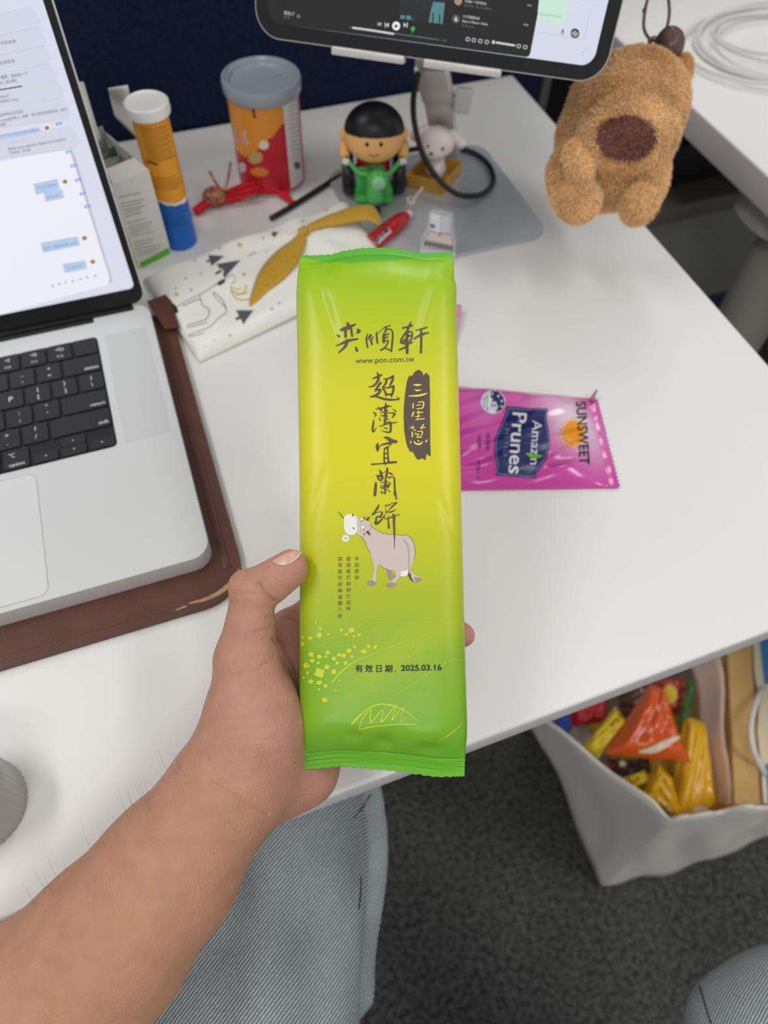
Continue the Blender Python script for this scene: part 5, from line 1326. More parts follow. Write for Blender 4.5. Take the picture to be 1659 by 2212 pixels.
AX = np.array([[TF[0][0], TF[1][0], TF[2][0]], [TF[0][1], TF[1][1], TF[2][1]], [0, 0, 1]])
def wheel(name, cx, cy, r_, w, mat):
    m = TF @ Matrix.Translation((cx, cy, r_)) @ Matrix.Rotation(math.pi/2, 4, 'Y')
    lathe(name, [(r_*0.5, -w/2), (r_*0.92, -w/2), (r_, -w*0.3), (r_, w*0.3), (r_*0.92, w/2), (r_*0.5, w/2)], mat, toy, 32, m)
    lathe('wheel_hub', [(r_*0.1, -w*0.56), (r_*0.5, -w*0.52), (r_*0.5, w*0.52), (r_*0.1, w*0.56)], M('hub_orange', (206, 120, 50), 0.4), toy, 20, m)
for sx in (-1, 1): wheel('rear_wheel', sx*0.0245, -0.008, 0.019, 0.011, m_tb)
wheel('front_wheel', 0.002, 0.030, 0.009, 0.006, m_tb)
blob_loc('tricycle_body', lambda p: smin(smin(s_cone(p, loc(0, 0.026, 0.014), loc(0, 0.020, 0.030), 0.0075, 0.008), s_cone(p, loc(-0.010, 0.004, 0.010), loc(0.010, 0.004, 0.010), 0.009, 0.009), 0.006), smin(s_cone(p, loc(0, -0.012, 0.020), loc(0, -0.004, 0.028), 0.014, 0.012), s_cone(p, loc(0, 0.031, 0.018), loc(0, 0.030, 0.026), 0.007, 0.006), 0.005), 0.006), (0, 0.005, 0.022), 0.045, 0.0011, m_tg, toy)
box('foot_board', (-0.018, -0.006, 0.004), (0.018, 0.020, 0.009), m_tg, toy, 0.002, 2, TF)
box('leg_shield', (-0.017, 0.010, 0.006), (-0.004, 0.014, 0.036), m_tg, toy, 0.0015, 2, TF)
blob_loc('headlight', lambda p: s_ell(p, loc(0.003, 0.027, 0.033), AX, (0.0100, 0.0085, 0.0095)), (0.003, 0.027, 0.033), 0.014, 0.0008, m_tg, toy)
lathe('lens', [(0.0065, 0), (0.006, 0.0012), (0.003, 0.0020)], M('lens_pale', (150, 214, 164), 0.2), toy, 24, TF @ Matrix.Translation((0.003, 0.0345, 0.0345)) @ Matrix.Rotation(-math.pi/2, 4, 'X'))
for sx in (-1, 1):
    tube('handlebar', [loc(sx*0.006, 0.020, 0.034), loc(sx*0.014, 0.017, 0.034), loc(sx*0.024, 0.010, 0.041)], 0.0022, m_tg, toy, 10)
    tube('grip', [loc(sx*0.023, 0.011, 0.0405), loc(sx*0.029, 0.009, 0.0410)], 0.0030, M('grip_white', (224, 220, 214), 0.4), toy, 10)
    tube('arm', [loc(sx*0.016, -0.010, 0.050), loc(sx*0.027, -0.006, 0.048), loc(sx*0.0265, 0.006, 0.043)], [0.0055, 0.0050, 0.0045], m_tk, toy, 12)
    tube('sleeve', [loc(sx*0.014, -0.010, 0.050), loc(sx*0.023, -0.008, 0.050)], [0.0070, 0.0066], m_tr, toy, 12)
blob_loc('torso', lambda p: s_cone(p, loc(0, -0.010, 0.024), loc(0, -0.009, 0.044), 0.016, 0.0145), (0, -0.010, 0.034), 0.034, 0.0011, m_tr, toy)
hc = (0, 0.004, 0.063)
hd = lambda p: s_ell(p, loc(*hc), AX, (0.0270, 0.0235, 0.0235))
blob_loc('head', hd, hc, 0.034, 0.0011, m_tk, toy)
blob_loc('hair', lambda p: np.maximum(s_ell(p, loc(0, 0.003, 0.0655), AX, (0.0272, 0.0242, 0.0232)), -((p-loc(0, 0, 0.0655))@np.array([0, 0, 1.0])-0.25*((p-loc(0, 0.004, 0.063))@AX[1])*1.0+0.0)), (0, 0.003, 0.0655), 0.036, 0.0010, m_tb, toy)
for sx in (-1, 1):
    blob_loc('ear', lambda p: s_ell(p, loc(sx*0.0272, 0.002, 0.062), AX, (0.004, 0.003, 0.0062)), (sx*0.0272, 0.002, 0.062), 0.010, 0.0008, m_tk, toy)
HD = bvh_of([o for o in toy.children if o.name.startswith('head') and not o.name.startswith('headl')][0])
for x in (793, 823): Print().disc((x, 312), 4.2, 5).lay('eye', HD, m_tb, toy, 0.0003)
Print().stroke([(798, 334, 2), (808, 338, 2.4), (819, 334, 2)]).lay('mouth', HD, M('mouth_red', (150, 70, 70), 0.5), toy, 0.0003)

# yellow tray with white puppy
yN, yL, yR = np.array(P(957, 423, 0.0045)), np.array(P(882, 407, 0.0045)), np.array(P(992, 380, 0.0045))
yF = yL+yR-yN; tray = empty('toy_tray', V(yN)); tag(tray, 'small ochre open toy crate on the stand base', 'toy crate')
m_och = M('ochre_plastic', (196, 150, 58), 0.5)
cen = (yN+yF)/2
def wall(a, b, h0, h1, flare):
    o0 = (a-cen)*np.array([1, 1, 0]); o1 = (b-cen)*np.array([1, 1, 0]); up_ = np.array([0, 0, 1.0])
    q = [a, b, b+o1*flare+up_*h1, a+o0*flare+up_*h1]; iq = [a-o0*0.1, b-o1*0.1, b-o1*0.1+o1*flare+up_*h1, a-o0*0.1+o0*flare+up_*h1]
    mesh('crate_wall', q+iq, [(0, 1, 2, 3), (7, 6, 5, 4), (3, 2, 6, 7), (0, 4, 5, 1), (1, 5, 6, 2), (0, 3, 7, 4)], m_och, tray, False)
for a, b in ((yN, yR), (yR, yF), (yF, yL), (yL, yN)): wall(a, b, 0, 0.015, 0.10)
mesh('crate_floor', [yN+[0, 0, .001], yR+[0, 0, .001], yF+[0, 0, .001], yL+[0, 0, .001]], [(0, 1, 2, 3)], m_och, tray, False)
pup = empty('toy_puppy', V(cen)); tag(pup, 'white toy puppy sitting in the ochre crate', 'toy puppy')
m_pup = M('puppy_white', (226, 218, 214), 0.5)
PF = frame_at(cen+np.array([0, 0, 0.002]), (-0.55, -0.8)); PX_ = np.array([[PF[0][0], PF[1][0], 0], [PF[0][1], PF[1][1], 0], [0, 0, 1]])
def pl_(x, y, z): return np.array(PF @ Vector((x, y, z)))
def pbl(name, f, c, h, hh, mat): c = pl_(*c); return blob(name, f, c-h, c+h, hh, mat, pup, 1)
pbl('body', lambda p: smin(s_cone(p, pl_(0, -0.002, 0.012), pl_(0, 0.001, 0.022), 0.010, 0.008), s_cone(p, pl_(0.003, 0.006, 0.006), pl_(0.003, 0.008, 0.016), 0.004, 0.0035), 0.004), (0, 0, 0.015), 0.022, 0.0008, m_pup)
ph = pbl('head', lambda p: smin(s_ell(p, pl_(0, 0, 0.039), PX_, (0.0165, 0.0150, 0.0140)), s_ell(p, pl_(-0.002, 0.011, 0.035), PX_, (0.0090, 0.0070, 0.0065)), 0.006), (0, 0, 0.038), 0.024, 0.0008, m_pup)
for sx in (-1, 1): pbl('ear', lambda p: s_cone(p, pl_(sx*0.012, -0.003, 0.048), pl_(sx*0.022, -0.001, 0.041), 0.0040, 0.0052), (sx*0.017, -0.002, 0.045), 0.016, 0.0008, m_pup)
for x, y in ((-0.006, 0.0), (0.008, 0.0)):
    hit = pl_(x, 0.0146, 0.042); blob('eye', (lambda p, c=hit: s_ell(p, c, np.eye(3), (0.0012, 0.0012, 0.0016))), hit-0.003, hit+0.003, 0.0004, m_tb, pup, 0)
hit = pl_(-0.002, 0.0182, 0.0375); blob('nose', (lambda p, c=hit: s_ell(p, c, np.eye(3), (0.0018, 0.0016, 0.0014))), hit-0.004, hit+0.004, 0.0004, m_tb, pup, 0)

# white key charm
kz = 0.0056
key_ = empty('key_charm', V(P(890, 432, kz))); tag(key_, 'tiny white key shaped charm beside the ochre crate', 'charm')
m_kw = M('key_white', (224, 214, 208), 0.4)
tube('key_shaft', [P(894, 428, kz), P(904, 416, kz+0.002), P(914, 404, kz+0.003)], 0.0015, m_kw, key_, 8)
c_ = P(887, 433, kz); lathe('key_bow', [(0.0018, -0.001), (0.0046, -0.0012), (0.005, 0), (0.0046, 0.0012), (0.0018, 0.001)], m_kw, key_, 24, Matrix.Translation(V(c_)), caps=False)

# red mini tube
rt = empty('red_tube', V(P(840, 500, 0.005))); tag(rt, 'small red plastic squeeze tube with white tip beside the gift bag', 'tube')
ra, rb = np.array(P(806, 524, 0.0085)), np.array(P(874, 470, 0.0095)); rd = rb-ra; rl = np.linalg.norm(rd); rd /= rl
q_ = Vector((0, 0, 1)).rotation_difference(V(rd)).to_matrix().to_4x4(); RM = Matrix.Translation(V(ra)) @ q_
rbdy = lathe('tube_body', [(0.002, -0.004), (0.0078, -0.002), (0.0082, 0.002), (0.0082, rl*0.55), (0.0086, rl*0.60), (0.0078, rl*0.85), (0.0046, rl*1.06)], M('red_gloss', (178, 22, 34), 0.25, coat=0.4), rt, 32, RM)
lathe('tube_tip', [(0.0040, rl*1.05), (0.0040, rl*1.16), (0.003, rl*1.18)], M('tip_pale', (226, 190, 180), 0.4), rt, 20, RM)
RB_ = bvh_of(rbdy)
Print().poly([(808, 520), (838, 492), (846, 500), (815, 530)]).lay('tube_label', RB_, M('label_grey', (206, 196, 196), 0.5), rt, 0.0003, 6)
Print().fit('番茄醬', (812, 524), (841, 497), 9, 0.02).lay('tube_label_text', RB_, m_tb, rt, 0.0005)

# acrylic standee
sa, sb = np.array(P(906, 538, 0.0045)), np.array(P(984, 551, 0.0045))
stn = empty('acrylic_standee', V(sa)); tag(stn, 'clear acrylic standee printed with a small white computer drawing', 'standee')
m_acr = M('acrylic_clear', (226, 232, 232), 0.08, alpha=0.28, spec=0.6)
sm_ = (sa+sb)/2; se = sb-sa; sL = np.linalg.norm(se); se /= sL; sn = np.array([se[1], -se[0], 0])
lathe('standee_base', [(0.0165, 0), (0.017, 0.0006), (0.017, 0.0022), (0.0165, 0.0028)], M('acrylic_base', (228, 230, 228), 0.15, alpha=0.55), stn, 40, Matrix.Translation(V(sm_)))
SMx = Matrix(((se[0], 0, sn[0], sm_[0]), (se[1], 0, sn[1], sm_[1]), (0, 1, 0, sm_[2]+0.0028), (0, 0, 0, 1)))
plate = slab('standee_plate', [(x-0.0005, y) for x, y in [(-0.0155, 0.0), (0.0155, 0.0), (0.0165, 0.008), (0.0145, 0.018), (0.0125, 0.021), (0.0115, 0.036), (0.0095, 0.039), (-0.0065, 0.040), (-0.0105, 0.037), (-0.0110, 0.019), (-0.0155, 0.012)]], -0.0014, 0.0014, m_acr, stn, 0.0005, SMx)
PLB = lambda x, y: SMx @ Vector((x, y, 0.00165))
def pm(name, pts, mat): 
    o = mesh(name, [SMx @ Vector((x, y, 0.0018)) for x, y in pts], [tuple(range(len(pts)))], mat, stn, False); return o
m_sw = M('standee_white', (228, 230, 232), 0.5); m_sk = M('standee_ink', (84, 78, 76), 0.6)
pm('printed_screen', [(-0.0090, 0.0205), (0.0005, 0.0190), (0.0000, 0.0365), (-0.0090, 0.0370)], m_sw); pm('printed_tower', [(0.0010, 0.0190), (0.0095, 0.0205), (0.0085, 0.0360), (0.0005, 0.0365)], M('standee_grey', (206, 210, 214), 0.5))
pm('printed_logo', [(-0.0085, 0.0225), (-0.0040, 0.0222), (-0.0040, 0.0265), (-0.0085, 0.0268)], M('standee_blue', (66, 78, 160), 0.5))
pm('printed_desk', [(-0.0110, 0.0100), (0.0120, 0.0080), (0.0105, 0.0175), (-0.0085, 0.0180)], M('standee_cream', (222, 206, 196), 0.5))
for i in range(9): pm('printed_key', [(-0.0125+i*0.0030, 0.0035-i*0.0001), (-0.0105+i*0.0030, 0.0035-i*0.0001), (-0.0103+i*0.0030, 0.0082-i*0.0001), (-0.0123+i*0.0030, 0.0085-i*0.0001)], m_sk)
pm('printed_figure', [(0.0000, 0.0150), (0.0016, 0.0150), (0.0018, 0.0195), (-0.0002, 0.0195)], M('standee_red', (206, 110, 90), 0.5))

# ================================================================== prune pouches
def pouch(name, parent, TLp, TRp, BRp, BLp, mat, h=0.007, colf=None, zig=True, nu=60, nv=36, seed=1, crimp=0.10, z0=0.0012, rough=1.0):
    rg = random.Random(seed); ph = [rg.uniform(0, 6) for _ in range(8)]
    TLp, TRp, BRp, BLp = map(np.array, (TLp, TRp, BRp, BLp)); top, bot, cols = [], [], []
    nrm = np.cross(TRp-TLp, TLp-BLp); nrm = nrm/np.linalg.norm(nrm)
    L_ = np.linalg.norm(TRp-TLp)
    for j in range(nv+1):
        for i in range(nu+1):
            u, v = i/nu, j/nv
            uu = u
            if zig:
                if i == nu: uu = 1+0.006*(1 if j % 2 else -1)
                if i == 0: uu = 0.006*(1 if j % 2 else -1)
            a = TLp*(1-uu)+TRp*uu; b = BLp*(1-uu)+BRp*uu; p = a*(1-v)+b*v
            eu = min(1, max(0, (min(u, 1-u)-crimp*0.8)/0.16)); ev = min(1, min(v, 1-v)/0.16)
            e = (math.sin(eu*math.pi/2)**0.8)*(math.sin(ev*math.pi/2)**0.8)
            w = rough*(0.0012*math.sin(7*u+11*v+ph[0])*math.sin(5*v-9*u+ph[1])+0.0008*math.sin(23*u+8*v+ph[2])+0.0007*math.sin(17*v-12*u+ph[3])+0.0005*math.sin(41*v+30*u+ph[4]))
            hh = h*e+w*(0.35+0.65*e)
            if u < crimp or u > 1-crimp: hh += 0.0004*math.sin((u-1)*L_*2600)
            top.append(p+nrm*(hh+z0+rough*0.0016)); bot.append(p+nrm*(-0.0002+z0*0.2))
            cols.append(colf(u, v) if colf else None)
    n_ = len(top); fs = []
    for j in range(nv):
        for i in range(nu):
            a = j*(nu+1)+i; fs.append((a, a+nu+1, a+nu+2, a+1)); fs.append((n_+a, n_+a+1, n_+a+nu+2, n_+a+nu+1))
    for i in range(nu):
        fs.append((i, i+1, n_+i+1, n_+i)); a = nv*(nu+1)+i; fs.append((a, n_+a, n_+a+1, a+1))
    for j in range(nv):
        a = j*(nu+1); fs.append((a, n_+a, n_+a+nu+1, a+nu+1)); a += nu; fs.append((a, a+nu+1, n_+a+nu+1, n_+a))
    o = mesh(name, top+bot, fs, mat, parent)
    if colf:
        ca = o.data.color_attributes.new('print', 'FLOAT_COLOR', 'POINT')
        ca.data.foreach_set('color', np.array(cols+cols, np.float32).ravel())
    return o
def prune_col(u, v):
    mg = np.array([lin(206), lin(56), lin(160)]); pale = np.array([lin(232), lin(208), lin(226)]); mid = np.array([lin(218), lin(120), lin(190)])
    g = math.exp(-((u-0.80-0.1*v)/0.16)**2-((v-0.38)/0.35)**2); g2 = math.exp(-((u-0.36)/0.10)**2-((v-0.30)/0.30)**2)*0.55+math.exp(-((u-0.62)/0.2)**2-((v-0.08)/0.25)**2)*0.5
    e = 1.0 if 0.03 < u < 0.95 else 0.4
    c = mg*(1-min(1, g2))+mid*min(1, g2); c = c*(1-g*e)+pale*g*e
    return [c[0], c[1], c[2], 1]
m_film = M('pouch_film', (206, 56, 160), 0.22, attr='print', spec=0.6, coat=0.2)
pr1 = empty('prune_pouch', V(P(1100, 960))); tag(pr1, 'glossy pink prune pouch lying flat to the right of the packet', 'pouch', 'pink prune pouches')
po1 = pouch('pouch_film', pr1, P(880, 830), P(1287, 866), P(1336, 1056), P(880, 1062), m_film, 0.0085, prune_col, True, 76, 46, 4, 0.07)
UB = bvh_of(po1); off = 0.0004
tube('torn_corner', [P(1278, 866, 0.004), P(1282, 856, 0.006), P(1290, 842, 0.009)], [0.0022, 0.0016, 0.0008], M('torn_pink', (176, 96, 140), 0.3), pr1, 6)
m_nv = M('navy_ink', (34, 42, 96), 0.3); m_wi = M('white_ink_gloss', (232, 232, 238), 0.3); m_kk = M('black_ink_gloss', (28, 28, 40), 0.3)
Z9, S9 = (960, 620), 3.770
Print().poly(zz(Z9, S9, [(505, 975), (600, 978), (700, 990), (840, 992), (830, 1080), (850, 1180), (860, 1290), (830, 1400), (775, 1480), (745, 1555), (620, 1548), (520, 1540), (420, 1535), (425, 1460), (405, 1340), (410, 1240), (440, 1160), (480, 1080)])).lay('navy_shield', UB, m_nv, pr1, off, 8)
Print().stroke([(p[0], p[1], 6) for p in [(520, 992), (700, 1005), (825, 1008), (815, 1080), (835, 1180), (845, 1290), (815, 1395), (760, 1475), (730, 1540), (560, 1528), (436, 1520), (438, 1460), (420, 1340), (425, 1240), (455, 1165), (495, 1080), (520, 992)]], Z9, S9).lay('shield_outline', UB, M('shield_blue', (120, 130, 180), 0.3), pr1, off+0.0002)
def vtxt(s, x, y0, y1, h, mat, name, o2=0.0, lean=0.0):
    Print().fit(s, (x, y0), (x+lean, y1), h, o2).lay(name, UB, mat, pr1, off+0.0003)
vtxt('Prunes', 1108, 889, 1022, 44, m_wi, 'pouch_title', 0.01, -10)
vtxt('Amazin', 1150, 909, 1004, 30, m_wi, 'pouch_subtitle', 0.0, -6)
vtxt('- PITTED -', 1092, 914, 998, 13, M('shield_blue', (120, 130, 180), 0.3), 'pouch_small_title', 0, -6)
Print().stroke([(665, 1362, 14), (700, 1375, 34), (745, 1385, 36), (800, 1382, 8)], Z9, S9).lay('leaf_mark', UB, M('leaf_green', (110, 190, 50), 0.3), pr1, off+0.0004)
sx_, sy_ = 1238, 936
for i in range(22):
    a = 2*math.pi*i/22
    Print().poly([(sx_+20*math.cos(a-0.13), sy_+24*math.sin(a-0.13)), (sx_+32*math.cos(a), sy_+38*math.sin(a)), (sx_+20*math.cos(a+0.13), sy_+24*math.sin(a+0.13))]).lay('sun_ray', UB, M('sun_ray', (244, 190, 40), 0.3), pr1, off)
Print().disc((sx_, sy_), 22, 26).lay('sun_disc', UB, M('sun_orange', (240, 150, 26), 0.3), pr1, off+0.0001, 8)
vtxt('SUNSWEET', 1244, 868, 1004, 30, m_kk, 'brand_name', 0.012, 8)
Print().disc((1065, 869), 26.5, 25.5, 32).lay('rating_disc', UB, M('rating_pale', (226, 228, 234), 0.3), pr1, off, 8)
Print().poly([(1061, 846), (1076, 847), (1087, 858), (1090, 872), (1084, 886), (1070, 893), (1076, 880), (1070, 866), (1060, 860)]).lay('rating_arc', UB, m_nv, pr1, off+0.0003, 8)
for x, y in ((1064, 853), (1076, 857), (1083, 868), (1082, 880)):
    Print().poly([(x+(3.4 if i % 2 == 0 else 1.5)*math.cos(i*math.pi/5), y+(3.4 if i % 2 == 0 else 1.5)*math.sin(i*math.pi/5)) for i in range(10)]).lay('rating_star', UB, m_wi, pr1, off+0.0006)
vtxt('4.5', 1061, 862, 880, 15, m_nv, 'rating_value', 0.01); vtxt('HEALTH STAR', 1050, 854, 888, 6, m_nv, 'rating_caption'); vtxt('RATING', 1043, 860, 882, 6, m_nv, 'rating_caption')
m_ds = M('dot_stamp', (84, 40, 84), 0.4)
vtxt('04/2026', 1050, 935, 972, 12, m_ds, 'best_before_date'); vtxt('24299', 1031, 939, 968, 12, m_ds, 'lot_number'); vtxt('10.7kg e △', 1031, 992, 1036, 9, m_ds, 'weight_mark')
pr2 = empty('prune_pouch', V(P(900, 690))); tag(pr2, 'second pink prune pouch, mostly hidden behind the green packet', 'pouch', 'pink prune pouches')
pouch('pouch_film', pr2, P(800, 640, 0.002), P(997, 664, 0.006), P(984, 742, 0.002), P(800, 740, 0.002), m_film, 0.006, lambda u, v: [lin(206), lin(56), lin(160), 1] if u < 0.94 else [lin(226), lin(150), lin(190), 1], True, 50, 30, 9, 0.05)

# cup at the left edge
cc = P(-98, 1722, 0.03)
cup = empty('ribbed_cup', (cc[0], cc[1], DESK)); tag(cup, 'grey translucent ribbed cup at the left edge of the desk', 'cup')
vs, fs = [], []; NN = 160; zs = [(0.0245, 0.0), (0.0255, 0.002), (0.0255, 0.030), (0.0252, 0.036), (0.0240, 0.037), (0.0232, 0.034), (0.0232, 0.006), (0.001, 0.006)]
for k, (r_, z) in enumerate(zs):
    for i in range(NN):
        a = 2*math.pi*i/NN; rr = r_*(1+(0.012*math.cos(a*40) if 1 <= k <= 2 else 0)); vs.append((cc[0]+rr*math.cos(a), cc[1]+rr*math.sin(a), DESK+z))
for k in range(len(zs)-1):
    for i in range(NN): i2 = (i+1) % NN; fs.append((k*NN+i, k*NN+i2, (k+1)*NN+i2, (k+1)*NN+i))
fs.append(tuple(reversed(range(NN))))
mesh('cup_body', vs, fs, M('cup_grey', (186, 184, 180), 0.25, trans=0.25), cup)
lathe('cup_contents', [(0.0228, 0.0062), (0.0228, 0.020), (0.0225, 0.0205)], M('cup_content', (150, 146, 140), 0.5), cup, 48, Matrix.Translation((cc[0], cc[1], DESK)))

# coil of white cable on the other desk
cl = np.array(P(1690, 110, 0)); pts = []
rg = random.Random(5)
for k in range(5):
    cx_, cy_, r_ = cl[0]+rg.uniform(-0.012, 0.02), cl[1]+rg.uniform(-0.014, 0.02), rg.uniform(0.066, 0.100)
    for i in range(14):
        a = 2*math.pi*i/14+0.4*k; pts.append((cx_+r_*1.25*math.cos(a), cy_+r_*0.95*math.sin(a), DESK+0.0032+0.0042*k*(0.5+0.5*math.sin(a+k))+0.0012*k))
coil = tube('white_cable', pts, 0.0022, M('cable_white', (222, 219, 216), 0.5, bump=(2500, 0.4, 0.0005)), None, 8, n=5)
tag(coil, 'coiled white braided cable on the neighbouring desk', 'cable')
# ================================================================== hanging capybara plush
DP = 0.565
plush = empty('plush_charm', V(Wd(1330, 450, DP)))
tag(plush, 'tan furry capybara plush hanging beside the tablet', 'plush')
def wp(px, py, dd=0.0): return np.array(Wd(px, py, DP+dd))
KPX = DP/F
RX, RY, RZ = R[:, 0], R[:, 1], R[:, 2]
PA = np.array([RX, RY, RZ])
def el(p, px, py, dd, rx, ry, rz, rot=0.0):
    c, s = math.cos(rot), math.sin(rot)
    ax = np.array([RX*c+RY*s, -RX*s+RY*c, RZ])
    return s_ell(p, wp(px, py, dd), ax, (rx*KPX, ry*KPX, rz*KPX))
def plush_sdf(p):
    d = el(p, 1322, 360, 0.006, 114, 84, 92, -0.15)                     # belly
    d = smin(d, el(p, 1300, 300, 0.012, 96, 100, 80), 0.012)
    hd_ = el(p, 1372, 226, -0.006, 108, 110, 92, 0.25)                  # head
    hd_ = smin(hd_, el(p, 1356, 294, -0.026, 100, 72, 70), 0.010)        # muzzle
    hd_ = smin(hd_, el(p, 1300, 215, 0.002, 66, 78, 66, 0.4), 0.012)
    d = smin(d, hd_, 0.006)
    d = smin(d, el(p, 1250, 352, -0.024, 26, 44, 28, -0.35), 0.006)     # arm
    d = smin(d, el(p, 1412, 368, -0.018, 26, 36, 28, 0.5), 0.006)
    d = smin(d, el(p, 1250, 432, -0.008, 44, 42, 46, 0.2), 0.006)       # feet
    d = smin(d, el(p, 1380, 440, -0.010, 36, 38, 46, -0.2), 0.006)
    d = smin(d, el(p, 1398, 402, 0.004, 36, 60, 48, 0.35), 0.008)
    d = smin(d, el(p, 1212, 390, 0.004, 26, 60, 40, -0.1), 0.008)
    ear = np.maximum(el(p, 1474, 152, -0.004, 20, 36, 14, 0.2), -el(p, 1478, 146, -0.016, 11, 22, 14, 0.2))
    d = smin(d, ear, 0.004)
    d = smin(d, el(p, 1292, 150, 0.012, 24, 26, 14, -0.3), 0.004)
    return d
corn = np.array([wp(x, y, z) for x in (1160, 1510) for y in (90, 500) for z in (-0.07, 0.06)])
m_fur = M('plush_base', (212, 168, 112), 0.9, noise=(260, 0.2), sheen=0.3)
pb_ = blob('plush_body', plush_sdf, corn.min(0), corn.max(0), 0.0018, m_fur, plush, 2)
def fur(src, n, mat_fn, seed):
    me = src.data; me.calc_loop_triangles()
    nt_ = len(me.loop_triangles); tri = np.empty(nt_*3, np.int32); me.loop_triangles.foreach_get('vertices', tri); tri = tri.reshape(-1, 3)
    co = np.empty(len(me.vertices)*3); me.vertices.foreach_get('co', co); co = co.reshape(-1, 3)
    no = np.empty(len(me.vertices)*3); me.vertices.foreach_get('normal', no); no = no.reshape(-1, 3)
    a, b, c = co[tri[:, 0]], co[tri[:, 1]], co[tri[:, 2]]
    ar = np.linalg.norm(np.cross(b-a, c-a), axis=1); rg = np.random.default_rng(seed)
    k = rg.choice(nt_, n, p=ar/ar.sum()); u, v = rg.random(n), rg.random(n); sw = u+v > 1; u[sw], v[sw] = 1-u[sw], 1-v[sw]
    pos = a[k]+(b[k]-a[k])*u[:, None]+(c[k]-a[k])*v[:, None]
    nr = no[tri[k, 0]]
    grain = np.stack([np.sin(pos[:, 1]*160+pos[:, 2]*90), np.sin(pos[:, 0]*150+2), np.sin(pos[:, 0]*120+pos[:, 1]*130)-0.6], 1)
    d = nr+0.45*rg.normal(size=(n, 3))+0.5*grain; d /= np.linalg.norm(d, axis=1)[:, None]
    L = rg.uniform(0.0024, 0.0048, n)
    s = np.cross(d, rg.normal(size=(n, 3))); s /= np.linalg.norm(s, axis=1)[:, None]; w = 0.00028
    mid = pos+d*(L*0.55)[:, None]; tip = pos+d*L[:, None]+np.array([0, 0, -1])*(L*0.25)[:, None]
    # dark nose zone in front of the muzzle
    q = (pos-CAM)@R; px = q[:, 0]*F/q[:, 2]+CX; py = q[:, 1]*F/q[:, 2]+CY
    nose = (((px-1353)/64)**2+((py-298)/49)**2 < 1+0.10*rg.normal(size=n)) & (q[:, 2] < DP-0.015)
    for nm, sel, mt in (('fur', ~nose, mat_fn[0]), ('muzzle_fur', nose, mat_fn[1])):
        idx = np.nonzero(sel)[0]; m_ = len(idx)
        vs = np.stack([pos[idx]-s[idx]*w, pos[idx]+s[idx]*w, mid[idx]+s[idx]*w*0.8, mid[idx]-s[idx]*w*0.8, tip[idx]], 1).reshape(-1, 3)
        base = np.arange(m_)*5
        f4 = np.stack([base, base+1, base+2, base+3], 1).tolist(); f3 = np.stack([base+3, base+2, base+4], 1).tolist()
        me2 = bpy.data.meshes.new(nm); me2.from_pydata(vs.tolist(), [], f4+f3); me2.update()
        o = link(nm, me2, mt, plush, True); o['kind'] = 'stuff'
m_f1 = M('fur_tan', (244, 204, 148), 0.75, noise=(45, 0.16), sheen=0.2); m_f2 = M('fur_brown', (154, 104, 94), 0.8, noise=(80, 0.2))
fur(pb_, 70000, (m_f1, m_f2), 5)
NB = bvh_of(pb_)
Print().disc((1353, 298), 63, 48, 28).lay('muzzle', NB, M('muzzle_brown', (122, 78, 70), 0.9), plush, 0.0004, 10)
m_bron = M('charm_brown', (108, 84, 76), 0.38, 0.35); m_strap = M('strap_brown', (112, 62, 34), 0.5)
tube('strap', [wp(1404, 118, 0.0), wp(1402, 100, -0.002), wp(1404, 84, -0.003)], 0.0016, m_strap, plush, 8)
tube('ring', [wp(1404, 84), wp(1391, 60), wp(1394, 20), wp(1404, -12), wp(1424, -30), wp(1441, -12), wp(1446, 25), wp(1440, 60), wp(1424, 84)], 0.00125, m_bron, plush, 8, closed=True)
tube('bell_link', [wp(1408, 92), wp(1410, 80, -0.003), wp(1420, 82, -0.004), wp(1421, 94, -0.003), wp(1412, 99)], 0.0008, M('link_bronze', (140, 120, 90), 0.3, 0.8), plush, 8, closed=True)
lathe('ring_clasp', [(0.001, -0.002), (0.0018, 0), (0.001, 0.002)], m_bron, plush, 12, Matrix.Translation(V(wp(1392, 22))))
bc = wp(1446, 96, -0.006); br = 31*KPX
bell = blob('bell', lambda p: s_ell(p, bc, PA, (br, br*1.12, br))-0.0006*np.exp(-(((p-bc)@(RX*0.9-RY*0.3))/0.0012)**2), bc-0.018, bc+0.018, 0.0007, m_bron, plush, 1)

# ================================================================== white bag of snacks under the desk
FZ = 0.0
bagb = empty('storage_bag', (0.5, 0.08, 0)); tag(bagb, 'open white plastic storage bag of snacks standing on the carpet', 'bag')
base_ = [(0.357, -0.030), (0.470, -0.052), (0.640, -0.060), (0.690, 0.020), (0.690, 0.250), (0.376, 0.240)]
rim_ = [(0.335, 0.009), (0.411, -0.005), (0.470, -0.028), (0.690, -0.040), (0.690, 0.250), (0.236, 0.210)]
RZb = 0.38
def perim(pts, n):
    out = []
    for i in range(len(pts)):
        a, b = np.array(pts[i]), np.array(pts[(i+1) % len(pts)])
        for k in range(n): out.append(a+(b-a)*k/n)
    return out
nb_ = 10; bb, rr_ = perim(base_, nb_), perim(rim_, nb_); n_ = len(bb); rows_ = 14; vs = []
for j in range(rows_+1):
    t = j/rows_
    for i in range(n_):
        x, y = bb[i]*(1-t)+rr_[i]*t
        bul = 0.008*math.sin(t*math.pi)*math.sin(i*0.63)+0.003*math.sin(9*t+i*0.9)
        dx, dy = x-0.52, y-0.1; dl = math.hypot(dx, dy)
        z = t*(RZb+0.010*math.sin(i*0.55+0.5)+0.006*math.sin(i*1.3))
        vs.append((x+dx/dl*bul*(1-t**4), y+dy/dl*bul*(1-t**4), 0.002+z))
fs = []
for j in range(rows_):
    for i in range(n_): i2 = (i+1) % n_; fs.append((j*n_+i, j*n_+i2, (j+1)*n_+i2, (j+1)*n_+i))
